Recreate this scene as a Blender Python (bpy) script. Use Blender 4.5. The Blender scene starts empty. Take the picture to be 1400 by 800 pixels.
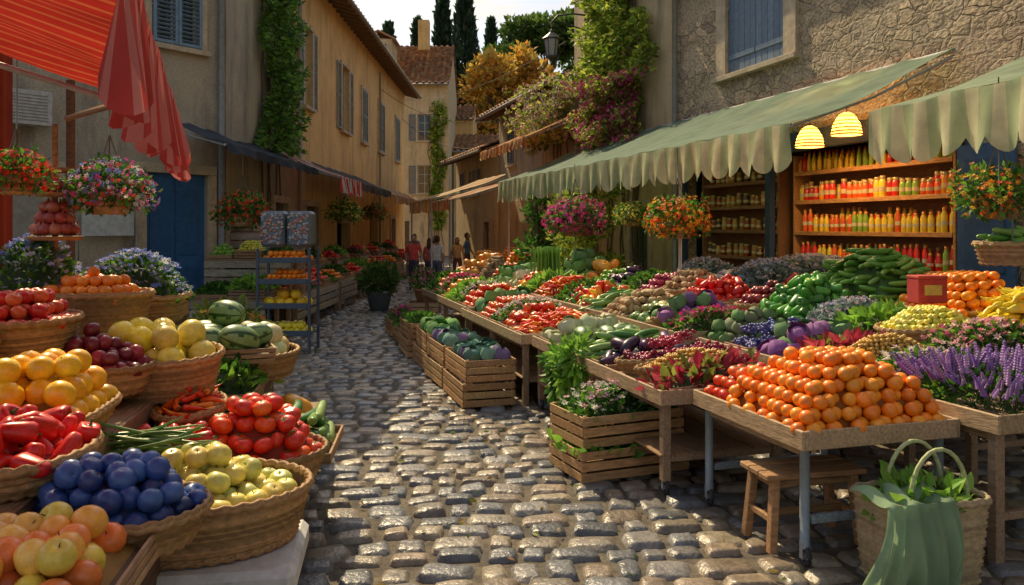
import bpy, math, random
import numpy as np
from mathutils import Vector, Matrix
rng=np.random.default_rng(7); random.seed(7)
sc=bpy.context.scene
# ------------------------------------------------------------------ materials
def _n(nt,t,**k):
    n=nt.nodes.new(t)
    for a,b in k.items(): setattr(n,a,b)
    return n
def M(name,base=None,base2=None,rough=.6,rvar=.1,nscale=6,namt=.25,bscale=40,bstr=.15,bdist=.01,transl=0,coat=0,spec=.5,metal=0,stretch=(1,1,1)):
    m=bpy.data.materials.new(name); m.use_nodes=True; nt=m.node_tree; L=nt.links
    p=nt.nodes['Principled BSDF']; out=nt.nodes['Material Output']
    tc=_n(nt,'ShaderNodeTexCoord'); mp=_n(nt,'ShaderNodeMapping'); mp.inputs['Scale'].default_value=stretch
    L.new(tc.outputs['Object'],mp.inputs['Vector'])
    nz=_n(nt,'ShaderNodeTexNoise'); nz.inputs['Scale'].default_value=nscale; nz.inputs['Detail'].default_value=5; nz.inputs['Roughness'].default_value=.65
    L.new(mp.outputs[0],nz.inputs['Vector'])
    mr=_n(nt,'ShaderNodeMapRange'); mr.inputs[1].default_value=.3; mr.inputs[2].default_value=.7; mr.inputs[3].default_value=1-namt; mr.inputs[4].default_value=1+namt
    L.new(nz.outputs[0],mr.inputs[0])
    if base is None:
        at=_n(nt,'ShaderNodeAttribute'); at.attribute_name='Col'; src=at.outputs['Color']
    elif base2 is None:
        r=_n(nt,'ShaderNodeRGB'); r.outputs[0].default_value=(*base,1); src=r.outputs[0]
    else:
        mx=_n(nt,'ShaderNodeMix',data_type='RGBA'); mx.inputs['A'].default_value=(*base,1); mx.inputs['B'].default_value=(*base2,1)
        n2=_n(nt,'ShaderNodeTexNoise'); n2.inputs['Scale'].default_value=nscale*.22; n2.inputs['Detail'].default_value=8; n2.inputs['Roughness'].default_value=.7
        L.new(mp.outputs[0],n2.inputs['Vector'])
        m2=_n(nt,'ShaderNodeMapRange'); m2.inputs[1].default_value=.4; m2.inputs[2].default_value=.62
        L.new(n2.outputs[0],m2.inputs[0]); L.new(m2.outputs[0],mx.inputs['Factor']); src=mx.outputs['Result']
    vm=_n(nt,'ShaderNodeVectorMath',operation='SCALE'); L.new(src,vm.inputs[0]); L.new(mr.outputs[0],vm.inputs['Scale'])
    L.new(vm.outputs[0],p.inputs['Base Color'])
    rr=_n(nt,'ShaderNodeMapRange'); rr.inputs[3].default_value=max(.05,rough-rvar); rr.inputs[4].default_value=min(1,rough+rvar)
    L.new(nz.outputs[0],rr.inputs[0]); L.new(rr.outputs[0],p.inputs['Roughness'])
    p.inputs['Metallic'].default_value=metal; p.inputs['Coat Weight'].default_value=coat; p.inputs['Coat Roughness'].default_value=.25
    p.inputs['Specular IOR Level'].default_value=spec
    if bstr>0:
        b=_n(nt,'ShaderNodeTexNoise'); b.inputs['Scale'].default_value=bscale; b.inputs['Detail'].default_value=4
        L.new(mp.outputs[0],b.inputs['Vector'])
        bp=_n(nt,'ShaderNodeBump'); bp.inputs['Strength'].default_value=bstr; bp.inputs['Distance'].default_value=bdist
        L.new(b.outputs[0],bp.inputs['Height']); L.new(bp.outputs[0],p.inputs['Normal'])
    if transl>0:
        tr=_n(nt,'ShaderNodeBsdfTranslucent'); L.new(vm.outputs[0],tr.inputs['Color'])
        ms=_n(nt,'ShaderNodeMixShader'); ms.inputs[0].default_value=transl
        L.new(p.outputs[0],ms.inputs[1]); L.new(tr.outputs[0],ms.inputs[2]); L.new(ms.outputs[0],out.inputs[0])
    return m
def M_rubble(name,c1,c2,mortar,scale=3.1):
    m=bpy.data.materials.new(name); m.use_nodes=True; nt=m.node_tree; L=nt.links; p=nt.nodes['Principled BSDF']
    tc=_n(nt,'ShaderNodeTexCoord'); mp=_n(nt,'ShaderNodeMapping'); mp.inputs['Scale'].default_value=(1,1,1.5)
    L.new(tc.outputs['Object'],mp.inputs[0])
    nz=_n(nt,'ShaderNodeTexNoise'); nz.inputs['Scale'].default_value=3; nz.inputs['Detail'].default_value=5; L.new(mp.outputs[0],nz.inputs[0])
    ad=_n(nt,'ShaderNodeMix',data_type='RGBA',blend_type='ADD'); ad.inputs['Factor'].default_value=.34
    L.new(mp.outputs[0],ad.inputs['A']); L.new(nz.outputs['Color'],ad.inputs['B'])
    ve=_n(nt,'ShaderNodeTexVoronoi',feature='DISTANCE_TO_EDGE'); ve.inputs['Scale'].default_value=scale; L.new(ad.outputs['Result'],ve.inputs[0])
    vc=_n(nt,'ShaderNodeTexVoronoi'); vc.inputs['Scale'].default_value=scale; L.new(ad.outputs['Result'],vc.inputs[0])
    sx=_n(nt,'ShaderNodeSeparateColor'); L.new(vc.outputs['Color'],sx.inputs[0])
    mx=_n(nt,'ShaderNodeMix',data_type='RGBA'); mx.inputs['A'].default_value=(*c1,1); mx.inputs['B'].default_value=(*c2,1); L.new(sx.outputs[0],mx.inputs['Factor'])
    n3=_n(nt,'ShaderNodeTexNoise'); n3.inputs['Scale'].default_value=14; n3.inputs['Detail'].default_value=8; L.new(mp.outputs[0],n3.inputs[0])
    m3=_n(nt,'ShaderNodeMapRange'); m3.inputs[1].default_value=.3; m3.inputs[2].default_value=.7; m3.inputs[3].default_value=.55; m3.inputs[4].default_value=1.4; L.new(n3.outputs[0],m3.inputs[0])
    n4=_n(nt,'ShaderNodeTexNoise'); n4.inputs['Scale'].default_value=.9; n4.inputs['Detail'].default_value=6; L.new(mp.outputs[0],n4.inputs[0])
    ms=_n(nt,'ShaderNodeMapRange'); ms.inputs[1].default_value=.0; ms.inputs[2].default_value=.08; L.new(ve.outputs['Distance'],ms.inputs[0])
    pt=_n(nt,'ShaderNodeMapRange'); pt.inputs[1].default_value=.44; pt.inputs[2].default_value=.58; pt.inputs[3].default_value=1; pt.inputs[4].default_value=.15; L.new(n4.outputs[0],pt.inputs[0])
    mu=_n(nt,'ShaderNodeMath',operation='MULTIPLY'); L.new(ms.outputs[0],mu.inputs[0]); L.new(pt.outputs[0],mu.inputs[1])
    m4=_n(nt,'ShaderNodeMix',data_type='RGBA'); m4.inputs['A'].default_value=(*mortar,1); L.new(mx.outputs['Result'],m4.inputs['B']); L.new(mu.outputs[0],m4.inputs['Factor'])
    vm=_n(nt,'ShaderNodeVectorMath',operation='SCALE'); L.new(m4.outputs['Result'],vm.inputs[0]); L.new(m3.outputs[0],vm.inputs['Scale']); L.new(vm.outputs[0],p.inputs['Base Color'])
    p.inputs['Roughness'].default_value=.9
    sm=_n(nt,'ShaderNodeMath',operation='MULTIPLY_ADD'); L.new(n3.outputs[0],sm.inputs[0]); sm.inputs[1].default_value=.7; L.new(mu.outputs[0],sm.inputs[2])
    bp=_n(nt,'ShaderNodeBump'); bp.inputs['Strength'].default_value=.9; bp.inputs['Distance'].default_value=.05; L.new(sm.outputs[0],bp.inputs['Height']); L.new(bp.outputs[0],p.inputs['Normal'])
    return m
def M_plaster(name,c1,c2,c3):
    m=bpy.data.materials.new(name); m.use_nodes=True; nt=m.node_tree; L=nt.links; p=nt.nodes['Principled BSDF']
    tc=_n(nt,'ShaderNodeTexCoord'); 
    def noise(s,d=8,st=(1,1,1)):
        mp=_n(nt,'ShaderNodeMapping'); mp.inputs['Scale'].default_value=st; L.new(tc.outputs['Object'],mp.inputs[0])
        n=_n(nt,'ShaderNodeTexNoise'); n.inputs['Scale'].default_value=s; n.inputs['Detail'].default_value=d; n.inputs['Roughness'].default_value=.68; L.new(mp.outputs[0],n.inputs[0]); return n.outputs[0]
    def rmp(x,a,b,c=0,d=1):
        r=_n(nt,'ShaderNodeMapRange'); r.inputs[1].default_value=a; r.inputs[2].default_value=b; r.inputs[3].default_value=c; r.inputs[4].default_value=d; L.new(x,r.inputs[0]); return r.outputs[0]
    a=_n(nt,'ShaderNodeMix',data_type='RGBA'); a.inputs['A'].default_value=(*c1,1); a.inputs['B'].default_value=(*c2,1); L.new(rmp(noise(.9),.42,.6),a.inputs['Factor'])
    b=_n(nt,'ShaderNodeMix',data_type='RGBA'); L.new(a.outputs['Result'],b.inputs['A']); b.inputs['B'].default_value=(*c3,1); L.new(rmp(noise(1.1,8,(1.6,1.6,.28)),.5,.7,0,.9),b.inputs['Factor'])
    fine=noise(22)
    vm=_n(nt,'ShaderNodeVectorMath',operation='SCALE'); L.new(b.outputs['Result'],vm.inputs[0]); L.new(rmp(fine,.3,.7,.75,1.2),vm.inputs['Scale']); L.new(vm.outputs[0],p.inputs['Base Color'])
    p.inputs['Roughness'].default_value=.92
    bp=_n(nt,'ShaderNodeBump'); bp.inputs['Strength'].default_value=.6; bp.inputs['Distance'].default_value=.025; L.new(noise(9,10),bp.inputs['Height']); L.new(bp.outputs[0],p.inputs['Normal'])
    return m
mFRUIT=M('fruit_skin',rough=.36,nscale=25,namt=.2,bscale=120,bstr=.12,bdist=.003,coat=.15)
mMATTE=M('matte_surface',rough=.75,nscale=10,namt=.22,bscale=60,bstr=.2)
mLEAF=M('leaf',rough=.5,nscale=4,namt=.3,bstr=0,transl=.45)
mPETAL=M('petal',rough=.6,nscale=8,namt=.15,bstr=0,transl=.4)
mWOOD=M('weathered_wood',rough=.7,nscale=7,namt=.4,bscale=18,bstr=.4,stretch=(1.2,7,7))
mWICK=M('wicker',rough=.65,nscale=30,namt=.3,bscale=150,bstr=.4,bdist=.004)
mCLOTH=M('awning_canvas',rough=.8,nscale=2.5,namt=.25,bscale=300,bstr=.25,bdist=.003,transl=.5)
mMETAL=M('painted_metal',rough=.45,nscale=12,namt=.2,bscale=60,bstr=.1,spec=.6)
mSTONE=M('cobble_stone',rough=.36,rvar=.14,nscale=9,namt=.38,bscale=30,bstr=.7,bdist=.015,spec=.6)
mTILE=M('roof_tile',rough=.85,nscale=5,namt=.35,bscale=30,bstr=.3)
mGLASS=M('window_glass',base=(.03,.04,.05),rough=.12,rvar=.04,bstr=.05,bscale=3,spec=.8)
mGLOSS=M('glazed_jar',rough=.2,nscale=14,namt=.1,bstr=0,coat=.4)
mRUB=M_rubble('rubble_stone',(.60,.46,.28),(.30,.23,.16),(.45,.36,.24))
mPL1=M_plaster('grey_plaster',(.48,.41,.29),(.38,.33,.25),(.17,.145,.12))
mPL2=M_plaster('ochre_plaster',(.80,.53,.21),(.70,.45,.18),(.34,.22,.1))
mPL3=M_plaster('cream_plaster',(.64,.50,.29),(.54,.41,.23),(.25,.2,.13))
mTRIM=M('stone_trim',base=(.58,.47,.31),base2=(.43,.35,.24),rough=.85,nscale=9,namt=.2,bscale=25,bstr=.4)
mGROUND=M('sandy_ground',base=(.14,.115,.08),base2=(.07,.06,.05),rough=.95,nscale=14,namt=.4,bscale=60,bstr=.6,bdist=.02)
mHILL=M('hill_grass',base=(.08,.09,.03),base2=(.12,.1,.05),rough=.95,nscale=1,namt=.4,bscale=3,bstr=.5)
MATS=[mFRUIT,mMATTE,mLEAF,mPETAL,mWOOD,mWICK,mCLOTH,mMETAL,mSTONE,mTILE,mGLASS,mGLOSS,mRUB,mPL1,mPL2,mPL3,mTRIM,mGROUND,mHILL]
FRUIT,MATTE,LEAF,PETAL,WOOD,WICK,CLOTH,METAL,STONE,TILE,GLASS,GLOSS,RUB,PL1,PL2,PL3,TRIM,GROUND,HILL=range(19)
# ------------------------------------------------------------------ mesh builder
class MB:
    def __init__(s): s.V=[];s.F=[];s.n=0
    def add(s,V,F,col=(.5,.5,.5),mat=0,smooth=False):
        V=np.asarray(V,float); nf=sum(len(f) for f in F)
        c=np.asarray(col,float)
        if c.ndim==1: c=np.tile(c,(nf,1))
        i=0
        for f in F:
            f=np.asarray(f,int)
            if len(f)==0: continue
            s.F.append((f+s.n,c[i:i+len(f)],mat,smooth)); i+=len(f)
        s.V.append(V); s.n+=len(V)
    def inst(s,T,pos,R,col,mat=0,smooth=True):
        V,F,C=T; pos=np.atleast_2d(np.asarray(pos,float)); m=len(pos)
        if m==0: return
        col=np.asarray(col,float)
        if col.ndim==1: col=np.tile(col,(m,1))
        W=np.einsum('mij,nj->mni',R,V)+pos[:,None,:]
        off=(np.arange(m)*len(V))[:,None,None]
        i=0
        for f in F:
            ff=(f[None]+off).reshape(-1,f.shape[1])
            cc=np.repeat(col[:,None,:],len(f),1)
            if C is not None:
                tc=C[i:i+len(f)]; ok=~np.isnan(tc[:,0]); cc[:,ok,:]=tc[ok][None]
            s.F.append((ff+s.n,cc.reshape(-1,3),mat,smooth)); i+=len(f)
        s.V.append(W.reshape(-1,3)); s.n+=m*len(V)
    def build(s,name,loc=(0,0,0),rot=(0,0,0),parent=None):
        me=bpy.data.meshes.new(name); V=np.concatenate(s.V)
        me.vertices.add(len(V)); me.vertices.foreach_set('co',V.astype(np.float32).ravel())
        loops=np.concatenate([f.ravel() for f,_,_,_ in s.F]); tot=np.concatenate([np.full(len(f),f.shape[1]) for f,_,_,_ in s.F])
        st=np.concatenate([[0],np.cumsum(tot)[:-1]])
        mi=np.concatenate([np.full(len(f),m) for f,_,m,_ in s.F]); sm=np.concatenate([np.full(len(f),x) for f,_,_,x in s.F])
        col=np.concatenate([c for _,c,_,_ in s.F])
        me.loops.add(len(loops)); me.loops.foreach_set('vertex_index',loops.astype(np.int32))
        me.polygons.add(len(tot)); me.polygons.foreach_set('loop_start',st.astype(np.int32))
        used=sorted(set(mi.tolist())); mp={u:i for i,u in enumerate(used)}
        for u in used: me.materials.append(MATS[u])
        me.polygons.foreach_set('material_index',np.array([mp[x] for x in mi.tolist()],np.int32))
        me.polygons.foreach_set('use_smooth',sm.astype(bool))
        me.update(calc_edges=True)
        a=me.color_attributes.new('Col','FLOAT_COLOR','CORNER')
        cc=np.ones((len(loops),4),np.float32); cc[:,:3]=np.repeat(np.clip(col,0,1),tot,0); a.data.foreach_set('color',cc.ravel())
        me.validate()
        o=bpy.data.objects.new(name,me); sc.collection.objects.link(o); o.location=loc; o.rotation_euler=rot
        if parent: o.parent=parent
        return o
    def box(s,c,size,col=(.5,.5,.5),mat=4,rz=0,b=.006,R=None):
        h=np.array(size,float)/2; b=min(b,h.min()*.45)
        V=BB_S*(h-np.array([b]*3)) + BB_A*BB_S*b
        if R is None:
            cz,sz=math.cos(rz),math.sin(rz); R=np.array([[cz,-sz,0],[sz,cz,0],[0,0,1]])
        s.add(V@np.asarray(R).T+np.array(c,float),BB_F,col,mat,False)
    def beam(s,p0,p1,w,h,col,mat=4,b=.005):
        p0=np.array(p0,float);p1=np.array(p1,float);d=p1-p0;L=np.linalg.norm(d);x=d/L
        up=np.array([0,0,1.]) if abs(x[2])<.95 else np.array([1.,0,0])
        y=np.cross(up,x);y/=np.linalg.norm(y);z=np.cross(x,y)
        s.box((p0+p1)/2,(L,w,h),col,mat,b=b,R=np.stack([x,y,z],1))
    def tube(s,pts,r,col,mat=7,n=8,closed=False):
        P=np.array(pts,float);m=len(P);r=np.broadcast_to(np.array(r,float),(m,))
        if closed: T=np.roll(P,-1,0)-np.roll(P,1,0)
        else: T=np.gradient(P,axis=0)
        T/=np.linalg.norm(T,axis=1)[:,None]+1e-9
        up=np.array([0,0,1.]) if abs(T[:,2]).mean()<.8 else np.array([1.,0,0])
        X=np.cross(T,up);X/=np.linalg.norm(X,axis=1)[:,None]+1e-9;Y=np.cross(T,X)
        a=np.linspace(0,2*np.pi,n,endpoint=False)
        V=P[:,None]+r[:,None,None]*(np.cos(a)[None,:,None]*X[:,None]+np.sin(a)[None,:,None]*Y[:,None])
        F=[gridf(m,n,closed,True)]
        if not closed: F.append(np.arange(n)[None]); F.append((np.arange(n)[::-1]+(m-1)*n)[None])
        s.add(V.reshape(-1,3),F,col,mat,True)
def gridf(rows,cols,cr=False,cc=False):
    i=np.arange(rows if cr else rows-1)[:,None]; j=np.arange(cols if cc else cols-1)[None]
    i2=(i+1)%rows; j2=(j+1)%cols
    return np.stack([np.broadcast_to(x,(i.shape[0],j.shape[1])) for x in (i*cols+j,i*cols+j2,i2*cols+j2,i2*cols+j)],-1).reshape(-1,4)
_S=[];_A=[];_K=[]
for a in(-1,1):
    for b in(-1,1):
        for c in(-1,1):
            for k in range(3):
                _S.append((a,b,c)); v=[0,0,0]; v[k]=1; _A.append(v); _K.append((a,b,c,k))
BB_S=np.array(_S,float);BB_A=np.array(_A,float)
def _bbf():
    P=BB_S*.8+BB_A*BB_S*.2; ix={k:i for i,k in enumerate(_K)}; Q=[];T=[]
    def orient(f):
        p=P[f]; n=np.cross(p[1]-p[0],p[2]-p[0])
        return f if np.dot(n,p.mean(0))>0 else f[::-1]
    for k in range(3):
        o=[x for x in range(3) if x!=k]
        for sgn in(-1,1):
            f=[]
            for (u,v) in((-1,-1),(1,-1),(1,1),(-1,1)):
                t=[0,0,0];t[k]=sgn;t[o[0]]=u;t[o[1]]=v;f.append(ix[(*t,k)])
            Q.append(orient(f))
    for e in range(3):
        o=[x for x in range(3) if x!=e]
        for u in(-1,1):
            for v in(-1,1):
                f=[]
                for (w,k) in((-1,o[0]),(1,o[0]),(1,o[1]),(-1,o[1])):
                    t=[0,0,0];t[e]=w;t[o[0]]=u;t[o[1]]=v;f.append(ix[(*t,k)])
                Q.append(orient(f))
    for a in(-1,1):
        for b in(-1,1):
            for c in(-1,1): T.append(orient([ix[(a,b,c,k)] for k in range(3)]))
    return [np.array(Q),np.array(T)]
BB_F=_bbf()
def U(a,b,n=None): return rng.uniform(a,b,n)
def randR(m,s=1.):
    q=rng.normal(size=(m,4));q/=np.linalg.norm(q,axis=1)[:,None];w,x,y,z=q.T
    R=np.stack([1-2*(y*y+z*z),2*(x*y-z*w),2*(x*z+y*w),2*(x*y+z*w),1-2*(x*x+z*z),2*(y*z-x*w),2*(x*z-y*w),2*(y*z+x*w),1-2*(x*x+y*y)],1).reshape(m,3,3)
    return R*np.broadcast_to(np.asarray(s,float),(m,))[:,None,None]
def alignR(D,s=1.,axis=2):
    D=np.atleast_2d(D).astype(float);m=len(D);D=D/(np.linalg.norm(D,axis=1)[:,None]+1e-9)
    r=rng.normal(size=(m,3));X=np.cross(r,D);X/=np.linalg.norm(X,axis=1)[:,None]+1e-9;Y=np.cross(D,X)
    B=[X,Y,D] if axis==2 else [Y,D,X]
    return np.stack(B,-1)*np.broadcast_to(np.asarray(s,float),(m,))[:,None,None]
def pick(cols,m,v=.12):
    c=np.array(cols,float)[rng.integers(0,len(cols),m)]
    return np.clip(c*U(1-v,1+v,(m,1))*U(.96,1.04,(m,3)),0,1)
# ------------------------------------------------------------------ templates
def rev(prof,n=12,lobe=None,curve=0,sy=1,colf=None):
    P=np.array(prof,float);a=np.linspace(0,2*np.pi,n,endpoint=False)
    r=np.maximum(P[:,0],.0008)[:,None]*np.ones(n)
    if lobe: r=r*(1+lobe[1]*np.cos(lobe[0]*a))[None]
    X=r*np.cos(a);Y=r*np.sin(a)*sy;Z=np.repeat(P[:,1][:,None],n,1)
    X=X+curve*(Z**2)
    V=np.stack([X,Y,Z],-1).reshape(-1,3);F=gridf(len(P),n,False,True)
    C=None
    if colf is not None:
        C=np.array([colf(i//n,i%n) for i in range(len(F))],float)
    return (V,[F],C)
def ballprof(nv=8,sz=1,dim=0):
    o=[]
    for i in range(nv+1):
        t=math.pi*i/nv; r=.5*math.sin(t);z=-.5*math.cos(t)*sz
        z-=dim*math.exp(-(r/.14)**2)*(1 if z>0 else -.6)
        o.append((r,z))
    return o
def merge(*Ts):
    V=[];F=[];C=[];n=0
    for v,f,c in Ts:
        V.append(v); 
        for x in f: F.append(x+n)
        nf=sum(len(x) for x in f)
        C.append(c if c is not None else np.full((nf,3),np.nan)); n+=len(v)
    return (np.concatenate(V),F,np.concatenate(C))
def tcol(T,c): v,f,_=T; return (v,f,np.tile(np.array(c,float),(sum(len(x) for x in f),1)))
def tmove(T,R=None,o=(0,0,0),s=1):
    v,f,c=T; v=v*s
    if R is not None: v=v@np.array(R).T
    return (v+np.array(o,float),f,c)
GREEN=(.06,.16,.03)
def stem(h,r=.03,z=.45,c=(.09,.12,.03)): return tcol(rev([(r,z),(r*.8,z+h),(0,z+h)],5),c)
def calyx(z,L=.3,c=GREEN,n=5):
    V=[(0,0,z+.03)];F=[]
    for i in range(n):
        a=2*math.pi*i/n;V+= [(L*.45*math.cos(a-.4),L*.45*math.sin(a-.4),z+.0),(L*math.cos(a),L*math.sin(a),z+.03),(L*.45*math.cos(a+.4),L*.45*math.sin(a+.4),z)]
        F.append((0,1+3*i,2+3*i,3+3*i))
    return tcol((np.array(V),[np.array(F)],None),c)
T_ball=rev(ballprof(9),14)
T_small=rev(ballprof(5),8)
T_orange=merge(rev(ballprof(9,.95,.03),14),tcol(rev([(.035,.44),(.02,.465),(0,.465)],5),(.08,.12,.03)))
T_apple=merge(rev(ballprof(10,.9,.12),14),stem(.2,.02,.28,(.1,.06,.03)))
T_tomato=merge(rev(ballprof(9,.8,.07),15,(5,.04)),calyx(.35,.27),stem(.1,.025,.34,GREEN))
T_lemon=rev([(0,-.75),(.07,-.68),(.13,-.6),(.3,-.45),(.44,-.22),(.48,0),(.44,.22),(.3,.45),(.13,.6),(.07,.68),(0,.72)],12)
T_pepper=merge(rev([(0,-.8),(.14,-.82),(.26,-.7),(.34,-.4),(.4,0),(.44,.35),(.38,.52),(.2,.56),(.08,.48)],14,(4,.09)),calyx(.5,.18),stem(.3,.05,.48,GREEN))
T_chili=merge(rev([(0,-1.3),(.05,-1.1),(.12,-.7),(.18,-.2),(.21,.3),(.17,.5),(.05,.55)],9,None,.25),stem(.3,.04,.5,GREEN))
T_egg=merge(rev([(0,-.95),(.2,-.9),(.36,-.7),(.42,-.4),(.38,0),(.28,.4),(.2,.65),(.14,.8)],12,None,.12),calyx(.7,.26),stem(.28,.05,.72,GREEN))
T_cuke=rev([(0,-1.3),(.14,-1.25),(.23,-1.05),(.26,-.5),(.27,0),(.26,.5),(.22,1.05),(.12,1.28),(0,1.32)],10,(5,.03),.12)
T_bean=rev([(0,-2.4),(.06,-2.2),(.085,-1.2),(.09,0),(.085,1.2),(.05,2.2),(0,2.5)],6,None,.06)
T_carrot=merge(rev([(0,-1.2),(.06,-1),(.13,-.5),(.19,0),(.24,.5),(.2,.6),(.05,.62)],9),tcol(rev([(.03,.6),(.1,1.1),(.0,1.3)],6),GREEN))
T_banana=rev([(0,-1),(.09,-.95),(.17,-.75),(.2,-.3),(.2,.2),(.16,.65),(.07,.85),(.05,1.05),(0,1.06)],7,None,.35)
T_onion=rev([(0,-.42),(.1,-.42),(.3,-.34),(.46,-.1),(.48,.08),(.36,.3),(.15,.42),(.05,.58),(.03,.75),(0,.76)],12)
def wmcol(i,j):
    k=j%4; return (.03,.09,.02) if k in(0,) or (k==1 and (i*7+j)%3==0) else (.22,.34,.11)
T_wmelon=rev([(r,z*1.45) for r,z in ballprof(12)],28,colf=wmcol)
T_melon=rev(ballprof(12,1.1,.03),24,(12,.02))
T_pumpkin=merge(rev(ballprof(10,.65,.1),24,(8,.07)),stem(.2,.05,.2,(.15,.13,.06)))
def _potato():
    v,f,c=rev(ballprof(8),10); v=v.copy(); v*=np.array([.85,.8,1.25])*(1+.1*np.sin(v[:,[1,2,0]]*9+1.3)); return (v,f,c)
T_potato=_potato()
def _cabbage():
    Ts=[rev(ballprof(8,.9),12)]
    for k in range(9):
        n=5; a0=k*2.4
        u,v=np.meshgrid(np.linspace(-1,1,n),np.linspace(0,1,n),indexing='ij')
        ph=u*.75; th=math.pi*.5-(v*1.25-.45)
        rr=.52+.03*(k%3)+.13*v**2*(k<6)
        rr=rr+.03*np.sin(u*9+k)*v
        X=rr*np.cos(ph)*np.sin(th);Y=rr*np.sin(ph)*np.sin(th);Z=rr*np.cos(th)
        P=np.stack([X,Y,Z],-1).reshape(-1,3);c,s=math.cos(a0),math.sin(a0)
        Ts.append(((P@np.array([[c,s,0],[-s,c,0],[0,0,1]])),[gridf(n,n)],None))
    return merge(*Ts)
T_cab=_cabbage()
def _grapes():
    P=[];
    for k in range(26):
        z=-k/26; r=.42*(1-.7*k/26)*random.random()**.5; a=random.random()*6.28; P.append((r*math.cos(a),r*math.sin(a),z*1.1+.4))
    return merge(*[tmove(T_small,None,p,.22) for p in P])
T_grapes=_grapes()
T_leaf=(np.array([(0,0,0),(-.22,.35,.05),(0,.4,0),(.22,.35,.05),(-.16,.72,.0),(0,.75,-.04),(.16,.72,.0),(0,1,-.12)],float),[np.array([(0,2,1),(0,3,2),(4,5,7),(5,6,7)]),np.array([(1,2,5,4),(2,3,6,5)])],None)
T_leaf2=(np.array([(0,0,0),(-.3,.45,.1),(0,1,0),(.3,.45,.1)],float),[np.array([(0,2,1),(0,3,2)])],None)
def _flower():
    V=[(0,0,0)];F=[]
    for i in range(6):
        a=2*math.pi*i/6
        V+=[(.3*math.cos(a-.42),.3*math.sin(a-.42),.1),(.5*math.cos(a),.5*math.sin(a),.16),(.3*math.cos(a+.42),.3*math.sin(a+.42),.1)]
        F.append((0,1+3*i,2+3*i,3+3*i))
    return merge((np.array(V,float),[np.array(F)],None),tcol(tmove(rev(ballprof(3),5),None,(0,0,.06),.2),(.5,.35,.05)))
T_flower=_flower()
def _lav():
    Ts=[tcol(rev([(.015,0),(.012,1)],4),(.1,.17,.07))]
    for k in range(7):
        Ts.append(tmove(rev([(0,-.05),(.06-.004*k,0),(0,.05)],5),None,(0,0,.62+.06*k)))
    return merge(*Ts)
T_lav=_lav()
T_jar=merge(rev([(.0,0),(.36,0),(.4,.05),(.4,.72),(.3,.84)],12),tcol(rev([(.33,.84),(.34,.98),(.3,1),(0,1)],12),(.55,.38,.12)),tcol(rev([(.405,.28),(.405,.5)],12),(.75,.6,.3)))
T_bottle=merge(rev([(0,0),(.26,0),(.3,.04),(.3,.58),(.12,.78),(.11,.9)],12),tcol(rev([(.13,.88),(.13,1),(0,1)],10),(.7,.1,.04)))
T_bottle2=merge(rev([(0,0),(.3,0),(.33,.04),(.33,.7),(.2,.82),(.18,.88)],12),tcol(rev([(.2,.87),(.2,.99),(0,1)],10),(.75,.3,.05)),tcol(rev([(.335,.3),(.335,.46)],12),(.8,.7,.4)))
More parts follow.
